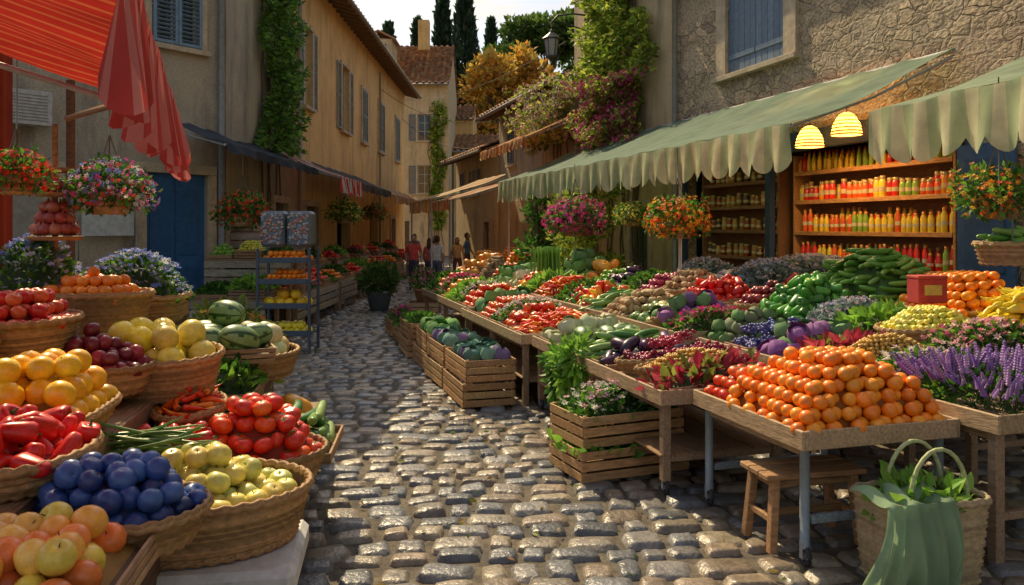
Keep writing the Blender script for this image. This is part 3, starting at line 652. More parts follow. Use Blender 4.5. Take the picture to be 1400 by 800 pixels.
# ------------------------------------------------------------------ right shop building
SHOP=(6.0,14.2,0,3.75); W1=(10.3,12.3,5.25,7.45)
def shop_extra(E):
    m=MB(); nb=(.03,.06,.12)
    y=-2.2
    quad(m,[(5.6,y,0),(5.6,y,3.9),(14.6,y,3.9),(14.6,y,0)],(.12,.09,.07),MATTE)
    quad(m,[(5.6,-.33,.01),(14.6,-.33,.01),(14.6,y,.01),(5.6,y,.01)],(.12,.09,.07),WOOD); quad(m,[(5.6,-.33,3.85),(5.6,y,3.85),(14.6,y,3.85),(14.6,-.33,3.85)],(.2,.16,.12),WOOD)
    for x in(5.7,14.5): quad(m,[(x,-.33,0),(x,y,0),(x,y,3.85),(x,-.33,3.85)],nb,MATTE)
    m.box((10.1,.06,3.62),(8.4,.14,.34),nb,MATTE); 
    for x in(6.08,14.12,10.75): m.box((x,.04,1.72),(.16,.12,3.44),nb,MATTE)
    m.box((8.4,-.3,.45),(4.5,.1,.9),nb,MATTE)
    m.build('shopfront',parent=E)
    s=MB()
    def unit(xa,xb,zs,y0=-.32,d=.34,wcol=(.55,.27,.09)):
        for x in(xa,xb): s.box((x,y0-d/2,(zs[0]+zs[-1])/2+.1),(.05,d+.02,zs[-1]-zs[0]+.5),wcol)
        for z in zs:
            s.box(((xa+xb)/2,y0-d/2,z),(xb-xa-.052,d,.045),np.array(wcol)*U(.85,1.1))
            s.box(((xa+xb)/2,y0+.012,z),(xb-xa-.05,.02,.075),np.array(wcol)*U(.9,1.15))
        s.box(((xa+xb)/2,y0-d-.02,(zs[0]+zs[-1])/2+.1),(xb-xa,.03,zs[-1]-zs[0]+.5),(.25,.12,.05))
    unit(6.75,10.5,[.95,1.4,1.98,2.55,3.08]); unit(11.0,13.9,[.9,1.45,2.0,2.5,3.0],wcol=(.3,.15,.07))
    s.build('shelf_unit',parent=E)
    j=MB()
    sets=[(1.4,.44,T_bottle2),(1.98,.46,T_bottle2),(2.55,.38,T_jar),(3.08,.4,T_bottle)]
    red=[(.82,.04,.015),(.9,.35,.015),(.93,.65,.03),(.75,.03,.015),(.93,.7,.05),(.35,.55,.06),(.87,.14,.015)]
    for z,hh,T in sets:
        for row,yy in((0,-.4),(1,-.52)):
            x=6.85;grp=0;c=red[0]
            while x<10.4:
                if grp<=0: c=red[random.randrange(7)];grp=random.randrange(1,5);kk=U(.62,.95)
                k=hh*kk*U(.97,1.03); w=.32
                if random.random()>.05: j.inst(T,[(x,yy+U(-.02,.02),z+.025)],np.diag([w*.45,w*.45,k])[None],np.array(c)*U(.8,1.15),GLOSS)
                x+=U(.12,.16);grp-=1
    for z in(.9,1.45,2.0,2.5,3.0):
        x=11.1
        while x<13.8:
            j.inst(T_jar,[(x,-.42,z+.025)],np.diag([.16,.16,U(.2,.3)])[None],pick([(.4,.07,.02),(.45,.22,.05),(.14,.07,.04),(.65,.35,.08)],1)[0],GLOSS); x+=U(.15,.3)
    j.build('jars',parent=E)
    d=MB(); db=(.05,.12,.24)
    d.box((5.82,.1,1.6),(.9,.05,3.2),db,MATTE)
    for z,hh in((.75,1.1),(2.25,1.5)): d.box((5.82,.135,z),(.62,.02,hh),np.array(db)*.8,MATTE,b=.01)
    for z in(.4,2.8): d.box((5.82,.15,z),(.84,.02,.05),(.05,.05,.06),METAL)
    d.build('door',parent=E)
    p=MB(); p.tube([(14.45,.1,0),(14.45,.1,7.9)],.06,(.3,.3,.29)); p.build('drainpipe',parent=E)
house('stone_shop_house',*RF,11.7,8,8.0,RUB,[SHOP,(*W1,'board',(.15,.22,.30),.38)],roof='gable',extra=shop_extra,x0=3.0,over=.3,rise=.3)
house('unseen_shade_house',*RF,15,8,12.5,RUB,[(-2,-.6,5.25,7.4,'closed',(.17,.22,.27),.3),(.4,1.8,0,2.6,'door',(.12,.16,.2))],roof='gable',x0=-12.02,over=.3,rise=.3)  # out-of-view neighbour, added this tall to cast shade on the foreground
SAGE=(.52,.62,.36); CREAM=(.78,.76,.5)
awning('shop_awning',RF,6.3,20.5,.12,4.55,2.75,3.42,.62,.5,(.20,.31,.22),(.23,.34,.24),sag=.07,scal=.36,posts=(9.3,14.2,19.5),vc=(SAGE,CREAM),vstripe=.18)
awning('market_awning',(3.6,8.1,math.atan2(-1,.16)+math.pi),-3.6,0.0,-2.3,4.1,0,3.25,.55,.4,(.36,.46,.31),(.32,.42,.28),sag=.07,scal=.32,vc=(SAGE,CREAM),vstripe=.16)
house('vine_covered_house',*RF,6.6,8,10.5,PL3,[(16,17.1,0,2.6,'door',(.1,.14,.1)),(18.6,19.7,5.2,7.0,'open')],x0=14.8)
house('tiled_house',*RF,9,8,6.9,PL1,[(22.5,23.5,0,2.4,'door',(.2,.12,.08)),(22.4,23.3,5.0,6.2,'open'),(25.4,26.3,5.0,6.2,'open'),(28,28.9,4.6,5.9,'closed')],x0=21.5,over=.9)
house('low_tiled_house',*RF,8.5,7,5.6,PL3,[(32,33,0,2.3,'door',(.2,.12,.08)),(34.4,35.3,3.6,4.8,'open'),(37,37.8,3.6,4.8,'closed')],x0=30.6,over=.8)
awning('rust_awning',RF,19.5,25.0,.1,5.7,2.2,4.7,.3,.3,(.55,.2,.07),(.6,.28,.1),sag=.05,vc=((.55,.2,.07),(.7,.48,.25)))
awning('striped_orange_awning',RF,21.5,25.5,2.2,3.75,4.6,2.95,.42,.3,(.65,.32,.1),(.7,.58,.36),sag=.04,posts=(21.6,25.4))
awning('striped_orange_awning',RF,26.5,31,.3,3.9,3.0,3.1,.4,.3,(.6,.22,.08),(.7,.55,.36),sag=.04,posts=(26.6,30.9))
# ------------------------------------------------------------------ left buildings
LA=-math.pi/2
sa=math.atan2(11.2-16,-9.9+6.3)
def corner_extra(E):
    m=MB(); m.box((4.9,.12,1.9),(1.1,.05,.7),(.5,.52,.52),MATTE); m.tube([(1.9,.25,2.6),(1.9,.25,1.2),(2.9,.25,1.2),(2.9,.25,2.6),(1.9,.25,2.6)],.02,(.4,.42,.4))
    m.box((2.4,.26,2.15),(.9,.02,.42),(.55,.58,.55),MATTE); m.box((3.8,.25,4.0),(.85,.3,.55),(.5,.5,.46),MATTE)
    for k in range(9): m.box((3.8,.405,3.8+.05*k),(.7,.012,.016),(.3,.3,.28),MATTE)
    m.tube([(0.1,.1,0),(0.1,.1,9.4)],.06,(.25,.26,.26)); m.build('fittings',parent=E)
house('corner_house',-5.75,16,sa,9,5,9.6,PL1,[(.35,1.6,0,3.1,'door',(.04,.15,.33)),(3.2,4.6,0,3.0,'door',(.42,.40,.32)),(.5,1.5,5.5,7.6,'closed',(.18,.28,.38)),(5.5,6.5,5.2,7.2,'closed')],roof='flat',extra=corner_extra)
house('grey_plaster_house',-6.0,22.2,LA+.05,6.2,5,9.6,PL1,[(3.8,5.3,0,2.7,'door',(.12,.1,.08)),(1,2.4,0,2.7,'door',(.12,.1,.08))],roof='flat')
def ly(y): return 45-y
SH=(.26,.32,.32)
ops=[(ly(24.0),ly(23.1),5.6,7.9,'open',SH),(ly(29.4),ly(28.2),5.5,7.8,'open',SH),(ly(33.0),ly(32.0),5.5,7.6,'closed',SH),(ly(37.4),ly(36.0),5.5,7.7,'closed',SH),(ly(42.5),ly(41.2),5.5,7.7,'closed',SH),
(ly(24.8),ly(23.3),0,2.7,'door',(.1,.12,.1)),(ly(29.8),ly(27.6),0,2.8,'none'),(ly(36),ly(34),0,2.8,'none'),(ly(41),ly(39.6),0,2.5,'door',(.2,.1,.06))]
def ochre_extra(E):
    m=MB(); m.tube([(22.6,.1,0),(22.6,.1,8.7),(22.5,.3,9.1),(22.5,.6,9.35)],.06,(.28,.26,.22)); m.tube([(9,.1,0),(9,.1,9)],.05,(.3,.26,.2)); m.build('drainpipe',parent=E)
house('ochre_plaster_house',-6.0,45,LA,22.8,8,9.55,PL2,ops,over=.8,rise=.36,extra=ochre_extra)
LF=(-6.0,38.0,LA)
awning('dark_awning',LF,18.3,24.6,.05,4.0,1.25,3.5,.16,.6,(.06,.08,.11),(.07,.09,.12),sag=.03,cv=.02)
awning('striped_red_awning',LF,15.2,18.1,.1,4.0,1.75,3.35,.42,.17,(.7,.06,.05),(.82,.78,.7),sag=.04)
awning('dark_awning',LF,8,15.0,.1,4.0,1.5,3.4,.25,.6,(.12,.12,.11),(.14,.13,.12),sag=.04)
awning('tan_awning',LF,1,7.8,.1,3.9,1.6,3.3,.3,.3,(.7,.38,.15),(.72,.56,.36),sag=.04)
awning('tan_awning',LF,-6,.7,.1,3.9,1.6,3.3,.3,.3,(.65,.28,.1),(.72,.56,.36),sag=.04)
fa=math.atan2(2.4-5.0,-1.12+2.08)
awning('striped_red_awning',(-2.08,5.0,fa),0,3.4,-2.3,3.7,0,2.8,.42,.036,(.36,.022,.014),(.44,.09,.035),sag=.06,vc=((.5,.05,.04),(.62,.2,.17)),scal=.26,vstripe=.05,pat=4,cv=.06)
# ------------------------------------------------------------------ background houses
house('dormer_house',-4.6,58,math.pi,7.5,9,12.6,PL3,[(1.2,2.2,8.3,10.2,'open'),(4.3,5.3,8.3,10.2,'open'),(1.2,2.2,4.5,6.5,'open'),(4.3,5.3,4.5,6.5,'open'),(2.8,3.8,0,2.5,'door',(.15,.1,.06))],rise=.75)
dm=MB()
dm.box((-9.3,57.3,14.2),(1.9,2.4,2.0),(.5,.4,.28),PL3); dm.box((-9.3,56.08,14.2),(1.1,.05,1.3),(.15,.2,.25),MATTE); dm.box((-9.3,56.03,14.2),(.06,.06,1.3),(.5,.5,.45),MATTE)
for s_ in(-1,1): dm.beam((-9.3+s_*1.2,57.2,15.15),(-9.3,57.2,15.75),2.7,.1,(.4,.22,.12),TILE)
dm.box((-6.5,59.5,16.2),(.8,.8,2.2),(.4,.3,.2),PL2)
dm.build('roof_dormer')
house('yellow_house',-3.2,66,math.pi,7,8,11.0,PL2,[(1,2,7.6,9.4,'open'),(4,5,7.6,9.4,'open'),(1,2,3.6,5.4,'open'),(4,5,3.6,5.4,'open')])
house('far_cottage',2.0,62,math.pi,6.5,8,8.0,PL3,[(1,2,4.6,6,'open'),(4,5,4.6,6,'open'),(2.6,3.4,0,2.2,'door',(.2,.1,.06))])
house('far_cottage',6.5,70,math.pi,7,8,8.5,PL1,[(1,2,5.6,7,'open'),(4,5,5.6,7,'open')])
house('far_cottage',-13,72,math.pi,10,9,14,PL1,[(1,2,10.6,12,'open'),(5,6,10.6,12,'open')])
# ------------------------------------------------------------------ trees
def limb_tree(name,x,y,z,h,cr,cz,cols,n=3500,leaf=.5,clumps=26,trunk=(.12,.09,.06)):
    mb=MB(); mb.tube([(0,0,-1),(0.1,0,h*.3),(-.1,.1,h*.65),(0,0,h*.85)],[h*.022,h*.018,h*.012,h*.006],trunk,MATTE,8)
    for k in range(clumps):
        d=rng.normal(size=3);d/=np.linalg.norm(d);d*=U(.45,.95); c=d*np.array(cr)+np.array([0,0,cz])
        if k%3==0: mb.tube([(0,0,h*.5),tuple(c*.5+np.array([0,0,h*.3])),tuple(c)],[h*.009,h*.006,h*.003],trunk,MATTE,5)
        foliage(mb,tuple(c),np.array(cr)*U(.22,.36),n//clumps,leaf,[np.array(q)*U(.7,1.3) for q in cols],shell=.3)
    return mb.build(name,(x,y,z))
def cypress(x,y,z,h,w):
    mb=MB(); mb.tube([(0,0,-1),(0,0,h*.9)],[.25,.05],(.1,.07,.05),MATTE,6)
    n=3200; t=U(.03,1,n); a=U(0,6.28,n); r=w/2*(np.minimum(1,t*5)*(1-t)**.55*1.15)*(.75+.25*U(0,1,n))*(1+.15*np.sin(a*3+t*12))
    p=np.stack([r*np.cos(a),r*np.sin(a),t*h],1); D=np.stack([np.cos(a)*.4,np.sin(a)*.4,np.ones(n)],1)+rng.normal(0,.25,(n,3))
    mb.inst(T_leaf2,p,alignR(D,U(.6,1.2,n)*h*.045,1),pick([(.04,.085,.045),(.06,.12,.055),(.025,.055,.035)],n,.3),LEAF,False)
    mb.build('cypress_tree',(x,y,z))
for x,y,top,w in((-7.4,86,26.5,2.8),(-4.9,84,26.3,3.8),(-10.5,90,25.0,2.2),(-2.4,92,25.5,1.8),(-.9,95,23.5,1.8),(-13.5,88,24,2.4)):
    z=float(hillz(x,y))*min(1,(y-66)/12); cypress(x,y,z,top-z,w)
AUT=[(.62,.37,.05),(.7,.46,.08),(.56,.25,.04),(.4,.34,.06)]
GR=[(.1,.18,.03),(.15,.24,.05),(.06,.12,.02)]
limb_tree('umbrella_pine',4.4,100,float(hillz(4.4,100)),17,(6.5,4.5,2.9),15,GR,6000,.75,36)
for x,y,dz,cr,cols in((-2.2,80,15,(3.2,3,5),AUT),(1.2,82,14.5,(3.6,3,4.6),AUT),(4.6,84,11,(3.4,3,3.4),AUT),(-1,90,15,(4,3,4.6),GR),(8,84,12,(3.6,3,3.6),GR),(-6,108,10,(4.5,3,4),GR),(10,106,13,(5.5,4,4.5),GR),(0,112,11,(4.5,3,4.5),GR),(-15,94,15,(5,3,5),GR),(-18,84,15,(5,3,5),AUT),(13,92,13,(4.5,3,4.5),GR)):
    z=float(hillz(x,y))*min(1,(y-66)/12); limb_tree('autumn_tree' if cols is AUT else 'broadleaf_tree',x,y,z-1.0,dz,cr,dz*.74,cols,3000,.6,24)
mb=MB()
for k in range(75):
    x=U(-90,90);y=U(112,165); z=float(hillz(x,y)); s=U(3,5.5); foliage(mb,(x,y,z+2.5),(s,s,s*.9),380,.95,[np.array(q)*U(.7,1.6) for q in (GR if random.random()<.7 else AUT)],shell=.5)
mb.build('hillside_trees')
# ------------------------------------------------------------------ vines on walls
def vine(name,frame,x0,x1,z0,z1,th,n,cols,leaf=.12,fl=None,nfl=0,z00=0.0):
    E=MB(); X=U(x0,x1,n);Z=U(z0,z1,n);cx=(x0+x1)/2;w=(x1-x0)/2
    ww=w*(.75+.25*np.sin(Z*2.1)+.12*np.sin(Z*5.3)); X=cx+(X-cx)/w*ww+.15*np.sin(Z*1.7)
    thick=th*(.55+.45*np.sin(X*4.1+Z*3.1)*np.sin(Z*2.7-X))*np.sqrt(np.clip(1-((X-cx)/(w*1.05))**2,.05,1))
    Y=thick*U(.3,1,n)
    D=np.stack([rng.normal(0,.5,n),.8+rng.normal(0,.4,n),-.2+rng.normal(0,.6,n)],1)
    E.inst(T_leaf,np.stack([X,Y,Z],1),alignR(D,U(.6,1.3,n)*leaf,1),pick(cols,n,.35),LEAF,False)
    for k in range(5):
        xx=cx+rng.normal(0,w*.3); E.tube([(xx+.1*math.sin(z*3+k),.04,z) for z in np.linspace(z00,z1-.2,14)],.022,(.14,.1,.06),MATTE,5)
    if fl:
        idx=rng.integers(0,n,nfl); P=np.stack([X,Y,Z],1)[idx]+np.array([0,.1,0]); E.inst(T_flower,P,alignR(D[idx]+np.array([0,1,0]),U(.09,.16,nfl)),pick(fl,nfl,.2),PETAL,False)
    return E.build(name,(frame[0],frame[1],0),(0,0,frame[2]))
VG=[(.22,.34,.03),(.4,.5,.06),(.13,.22,.02),(.46,.52,.08)]
vine('climbing_vine',RF,15.4,19.8,4.4,9.6,1.3,9000,VG,.17)
vine('climbing_vine',(-6.0,22.2,LA+.05),1.4,4.3,3.9,9.6,.95,7500,[(.13,.27,.04),(.2,.38,.05),(.07,.16,.03)],.15)
vine('climbing_vine',(-4.6,58,math.pi),.1,1.4,2,11,.5,1200,VG,.35)
vine('bougainvillea',RF,14.9,19.5,4.2,6.0,1.7,3600,VG,.14,[(.68,.05,.28),(.75,.14,.42),(.5,.03,.16)],4200)
vine('flowering_shrub',RF,19.0,25,4.8,6.7,2.0,2800,VG,.15,[(.84,.58,.6),(.87,.78,.68),(.8,.38,.42)],3800)
for (s,t,n_) in((14.0,2.3,7),(17.3,2.6,6)):
    mb=MB()
    for k in range(n_): foliage(mb,(U(-.5,.5),U(-.3,.3),.7+.35*k),(.5,.4,.35),400,.13,VG if n_==7 else G1,T_leaf,.3)
    mb.tube([(0,0,0),(.05,0,1.5),(0,.05,3.0)],.04,(.15,.1,.06),MATTE); x,y=RW(s,t); mb.build('climbing_shrub',(x,y,.1))
# ------------------------------------------------------------------ right-hand tables
def market_table(s0,s1,t0,t1,z,metal=False,shelf=False,castor=True):
    mb=MB(); L=s1-s0;D=t0-t1
    nb=max(3,int(D/.16))
    for k in range(nb): mb.box((L/2,-D*(k+.5)/nb,z-.02),(L,D/nb-.006,.034),wc(cols=[(.38,.27,.17),(.32,.22,.14)]))
    for yy in(.012,-D-.012): mb.box((L/2,yy,z-.01),(L+.05,.024,.12),wc(cols=[(.4,.28,.16)]))
    for xx in(-.012,L+.012): mb.box((xx,-D/2,z-.01),(.024,D,.118),wc(cols=[(.4,.28,.16)]))
    lc=(.22,.27,.3) if metal else (.3,.2,.12)
    for xx in([.07,L-.07] if L<2 else [.07,L/2,L-.07]):
        for yy in(-.06,-D+.06):
            b=.13 if castor else 0
            if metal: mb.tube([(xx,yy,b),(xx,yy,z-.05)],.03,lc,METAL,10)
            else: mb.box((xx,yy,(z-.04+b)/2),(.07,.07,z-.04-b),lc)
            if castor:
                a=np.linspace(0,6.28,13)[:-1]; mb.tube(np.stack([xx+.05*np.cos(a),np.full(12,yy),.085+.05*np.sin(a)],1),.018,(.03,.03,.035),MATTE,6,True)
                mb.tube([(xx,yy-.02,.085),(xx,yy+.02,.085)],.025,(.4,.4,.42)); mb.box((xx,yy+.026,.12),(.03,.006,.1),(.3,.3,.32),METAL); mb.box((xx,yy-.026,.12),(.03,.006,.1),(.3,.3,.32),METAL)
        mb.beam((xx,-.1,.3),(xx,-D+.1,.3),.04,.05,lc)
    for yy in(-.06,-D+.06): mb.box((L/2,yy,z-.09),(L-.2,.03,.08),wc())
    if shelf:
        for k in range(4): mb.box((L/2,-D*(k+.5)/4,.33),(L-.1,D/4-.02,.02),wc())
    x,y=RW(s0,t0); return mb.build('market_table',(x,y,0),(0,0,RA))
market_table(1.58,2.86,5.98,4.85,.82,metal=True)
market_table(3.0,6.2,6.2,5.1,.8,shelf=True); market_table(6.35,9.5,6.3,5.15,.8,castor=False,shelf=True); market_table(9.65,13.6,6.2,5.1,.8,castor=False,shelf=True)
market_table(1.3,4.9,4.8,3.75,.9,castor=False); market_table(5.0,9.3,5.0,3.85,.95,castor=False); market_table(9.4,13.6,5.0,3.85,.95,castor=False)
market_table(2.6,6.8,3.65,2.6,1.02,castor=False); market_table(6.9,13.4,3.7,2.6,1.05,castor=False)
market_table(2.4,6.4,2.5,1.4,1.1,castor=False); market_table(6.5,10.4,2.5,1.5,1.1,castor=False)
def rowfill(s,t,z,items,W):
    for it in items:
        kind,L=it[0],it[1]; H=it[2] if len(it)>2 else .16; cont=it[3] if len(it)>3 else 'tray'; sc_=it[4] if len(it)>4 else 1
        x,y=RW(s+L/2,t)
        display(kind,x,y,z+.005,L-.03,W,H,RA+U(-.03,.03),tx=-.06 if cont!='none' else 0,cont=cont,bh=.14,sc_=sc_,yaw0=math.pi/2)
        s+=L
x,y=RW(2.06,5.42); display('oranges',x,y,.83,.98,1.14,.40,RA,cont='none',sc_=.92)
x,y=RW(2.68,5.45); display('tomatoes',x,y,.83,.38,1.0,.24,RA,cont='none',sc_=.85)
rowfill(3.02,5.65,.8,[('red_lettuces',.34,.18),('lentils',.36,.14,'basket'),('red_grapes',.4,.22,'basket'),('eggplants',.46,.18),('zucchini',.5,.2),('watermelons',.48,.16,'tray'),('cauliflowers',.6,.18,'tray',.8)],1.02)
rowfill(6.36,5.72,.8,[('chilies',.75,.2),('tomatoes',.55,.22),('white_flowers',.45,.24,'tray',.8),('small_tomatoes',.75,.26),('cabbages',.6,.2,'tray',.8)],1.06)
rowfill(9.68,5.62,.8,[('tomatoes',.75,.3,'tray',.9),('white_flowers',.5,.28),('lettuces',.6,.28),('oranges',.6,.3),('magenta_flowers',.5,.35,'none'),('tomatoes',.55,.3),('herbs',.4,.35)],1.0)
rowfill(1.35,4.25,.9,[('lavender',1.0,.18,'none'),('white_flowers',.35,.2,'none'),('lentils',.4,.2,'basket'),('red_lettuces',.4,.2,'none'),('purple_cauliflowers',.6,.2),('blue_grapes',.45,.2),('artichokes',.4,.22)],.98)
rowfill(5.05,4.45,.95,[('magenta_flowers',.35,.22,'none'),('purple_cauliflowers',.5,.2,'basket'),('round_squash',.65,.2,'tray',.9),('potatoes',.7,.26),('zucchini',.6,.2),('mixed_peppers',.8,.26),('herbs',.4,.3)],1.05)
rowfill(9.45,4.45,.95,[('chilies',.7,.28),('lettuces',.5,.3),('mixed_peppers',.7,.28),('cauliflowers',.7,.25),('cabbages',.8,.35),('tomatoes',.6,.3)],1.05)
rowfill(2.65,3.12,1.02,[('pink_flowers',.6,.22,'none'),('yellow_slices',.75,.2,'basket'),('lettuces',.4,.22,'none'),('silver_flowers',.5,.26,'none'),('green_peppers',.95,.42),('dark_plums',.55,.24,'basket')],.98)
rowfill(6.95,3.15,1.05,[('red_peppers',.7,.26),('potatoes',.8,.3,'basket'),('red_onions',.6,.26),('herbs',.6,.3,'none'),('eggplants',.7,.25),('limes',.6,.26),('pumpkins',.9,.3),('cabbages',.9,.45)],1.0)
rowfill(2.45,1.95,1.1,[('tangerines',.8,.3,'basket'),('bananas',.6,.34),('oranges',1.05,.4,'rbasket'),('cucumbers',1.5,.68,'none',1.2)],1.0)
rowfill(6.65,2.0,1.1,[('red_peppers',.7,.24),('silver_flowers',1.1,.34,'crate'),('garlic',.8,.24),('silver_flowers',.9,.3,'crate')],.9)
x,y=RW(8.3,.9); display('silver_flowers',x,y,1.2,2.0,.8,.26,RA,cont='crate',bh=.18)
mb=MB(); crate(mb,2.1,.7,1.15,0,5); x,y=RW(8.3,.9); mb.build('wooden_counter',(x,y,0),(0,0,RA))
for s,t,z,k in((4.85,6.22,.80,'lettuces'),(5.2,6.2,.68,'parsley')):
    mb=MB(); foliage(mb,(0,0,0),(.27,.15,.18),380,.11,FL[k][0],T_leaf,.4,-.4); foliage(mb,(0,.06,-.2),(.18,.09,.18),150,.11,FL[k][0],T_leaf,.3,-.8); x,y=RW(s,t); mb.build('bunch_of_greens',(x,y,z),(0,0,RA))
mb=MB(); n=90; mb.inst(rev([(.012,0),(.012,.8),(.02,.86),(.012,.96),(0,1)],6),np.stack([rng.normal(0,.1,n),rng.normal(0,.08,n),U(0,.04,n)],1),upR(n,1,.04)*np.array([1.2,1.2,.62]),pick([(.14,.34,.04),(.22,.42,.06)],n),MATTE); x,y=RW(11.0,4.4); mb.build('bundle_of_asparagus',(x,y,1.1))
def gcrate(kind,x,y,lx,ly,h,H,rz,z=0,sc_=1):
    mb=MB(); crate(mb,lx,ly,h,0,3,[(.48,.27,.11),(.42,.23,.1),(.52,.32,.14)]); produce(mb,kind,lx-.06,ly-.06,H,h*.8,'r',sc_,math.pi/2); mb.build('crate_of_'+kind,(x,y,z+.03),(0,0,rz))
gcrate('lettuces',.92,6.95,1.0,.62,.26,.02,RA-math.pi/2+.1)
gcrate('white_flowers',.9,6.98,.95,.6,.27,.2,RA-math.pi/2+.13,.262)
for s,t,k in((6.9,6.7,'blue_cabbages'),(8.1,6.72,'blue_cabbages'),(9.3,6.7,'cabbages'),(10.6,6.75,'herbs')):
    x,y=RW(s,t); gcrate('potatoes',x,y,1.08,.6,.28,.0,RA+U(-.03,.03)); gcrate(k,x+.02,y,1.04,.58,.26,.14,RA+U(-.04,.04),.285,.85)
for s,t,k in((11.9,6.7,'herbs'),(13.0,6.7,'magenta_flowers')):
    x,y=RW(s,t); gcrate(k,x,y,.9,.55,.3,.25,RA)
def potted(x,y,z,pr,ph,fr,cols,fl,nf=160,pc=(.5,.24,.12),name='potted_flowers',wick=False,n=500):
    mb=MB()
    if wick: basket(mb,pr,pr,ph,.72)
    else: mb.add(*(lambda T:(T[0],T[1]))(rev([(0,0),(pr*.7,0),(pr*.98,ph*.85),(pr*1.08,ph*.86),(pr*1.08,ph),(pr*.95,ph),(pr*.9,ph*.9),(0,ph*.9)],20)),pc,MATTE,True)
    foliage(mb,(0,0,ph+fr*.55),(fr,fr,fr*.75),n,fr*.28,cols,T_leaf,.3)
    if fl: flowers(mb,(0,0,ph+fr*.55),(fr*1.02,fr*1.02,fr*.78),nf,fr*.17,fl)
    return mb.build(name,(x,y,z))
potted(-2.05,18.8,.36,.24,.3,.34,G1,FL['magenta_flowers'][1],160)
mb=MB(); crate(mb,.7,.7,.34,0,3); mb.build('wooden_crate',(-2.05,18.8,0.02))
potted(-3.3,20.0,0.02,.32,.5,.5,[(.07,.13,.02),(.1,.19,.03)],None,0,(.2,.23,.25),'potted_shrub',n=900)
# stool
mb=MB(); SW=[(.4,.22,.1),(.36,.2,.09)]
for k in range(3): mb.box((0,-.12+.12*k,.48),(.72,.115,.035),wc(cols=SW))
for sx in(-1,1):
    for sy in(-1,1): mb.beam((sx*.28,sy*.13,.47),(sx*.32,sy*.16,0),.055,.055,wc(cols=SW))
    mb.beam((sx*.3,-.14,.2),(sx*.3,.14,.2),.03,.04,wc(cols=SW))
mb.box((0,0,.42),(.56,.24,.05),wc(cols=SW)); mb.beam((-.3,0,.2),(.3,0,.2),.03,.04,wc(cols=SW)); mb.build('wooden_stool',(1.93,5.35,0.02),(0,0,.22))
# hamper + cloth
mb=MB(); basket(mb,.34,.22,.48,.86,6,col=(.42,.32,.18))
for sy in(-.1,.1): mb.tube([(.05+.2*math.cos(a),sy,.47+.3*math.sin(a)) for a in np.linspace(0,math.pi,14)],.013,(.42,.46,.22),WICK,6)
foliage(mb,(0,0,.47),(.3,.18,.08),200,.11,FL['lettuces'][0],T_leaf,.3)
mb.build('wicker_hamper',(2.42,4.78,0.03),(0,0,.25))
mb=MB(); nu,nv=70,34
u=np.linspace(0,1,nu);v_=np.linspace(0,1,nv);UU,VV=np.meshgrid(u,v_,indexing='ij')
w2=np.clip((VV-.3)/.7,0,1)
XX=-.44+.45*UU+.03*np.sin(UU*6+VV*4)-.16*w2*(1-UU)
fold=(np.sin(UU*30+2.2*np.sin(VV*3.1))+.5*np.sin(UU*53+1))*.022*(.2+w2)
ZZ=np.where(VV<.3,.52+.025*np.sin(UU*14)+.02*np.sin(VV*20),.52-w2*(.44+.05*UU+.03*np.sin(UU*11)))
YY=np.where(VV<.3,.06-VV,-.24-.07*np.sin(w2*2.6)+fold)
mb.add(np.stack([XX,YY,ZZ],-1).reshape(-1,3),[gridf(nu,nv)],(.34,.5,.3),CLOTH,True); mb.build('green_cloth',(2.42,4.78,0.03),(0,0,.25))
mb=MB(); mb.box((0,0,.12),(.3,.2,.24),(.45,.04,.04),MATTE); mb.box((0,0,.255),(.31,.21,.03),(.5,.06,.05),MATTE); mb.box((0,-.102,.13),(.18,.006,.1),(.6,.4,.1),MATTE); mb.build('red_tin_box',(4.1,7.95,1.35),(0,0,.1))
def hanging(x,y,z,r,fl,top,ncol=G1,nf=260,pot=True,n=900):
    mb=MB(); pr=r*.5
    basket(mb,pr,pr,pr*.8,.7,z0=-pr*.8)
    for q in range(6):
        a=q*1.05+.3; foliage(mb,(.42*r*math.cos(a),.42*r*math.sin(a),r*(.1+.12*(q%3))),(r*.6,r*.6,r*.5),n//6,r*.2,ncol,T_leaf,.3,-.1)
        flowers(mb,(.42*r*math.cos(a),.42*r*math.sin(a),r*(.1+.12*(q%3))),(r*.64,r*.64,r*.54),nf//6,r*.15,fl,-.8)
    for k in range(3):
        a=2.1*k; mb.tube([(pr*math.cos(a),pr*math.sin(a),0),(0,0,r*1.5)],.006,(.2,.18,.15),METAL,4)
    mb.tube([(0,0,r*1.5),(0,0,max(top-z,r*1.5+.05))],.006,(.2,.18,.15),METAL,4)
    mb.build('hanging_flower_basket',(x,y,z))
hanging(-3.0,6.0,2.32,.31,FL['mixed_flowers'][1],3.0,nf=620)
hanging(-3.2,5.2,2.4,.22,FL['red_flowers'][1],3.35,nf=480)
hanging(2.62,12.75,2.12,.50,FL['orange_flowers'][1],3.35,nf=760)
hanging(1.25,16.0,2.15,.60,FL['magenta_flowers'][1],3.35,nf=860)
hanging(2.25,15.2,2.25,.34,FL['yellow_flowers'][1],3.35,nf=400)
hanging(3.9,6.45,2.3,.34,FL['orange_flowers'][1],3.3,nf=300)
hanging(-4.75,14.2,2.3,.48,FL['red_flowers'][1],3.5,nf=420)
hanging(-4.7,22.5,2.4,.5,FL['yellow_flowers'][1],3.4,nf=300)
hanging(-4.7,27.5,2.5,.45,FL['red_flowers'][1],3.4,nf=300)
display('cucumbers',3.95,6.35,1.8,.55,.45,.15,0,cont='basket',bh=.16,sc_=.9)
mb=MB()
for a in(0,2.1,4.2): mb.tube([(.22*math.cos(a),.2*math.sin(a),.15),(0,0,.5)],.006,(.2,.18,.15),METAL,4)
mb.build('basket_chain',(3.95,6.35,1.8))
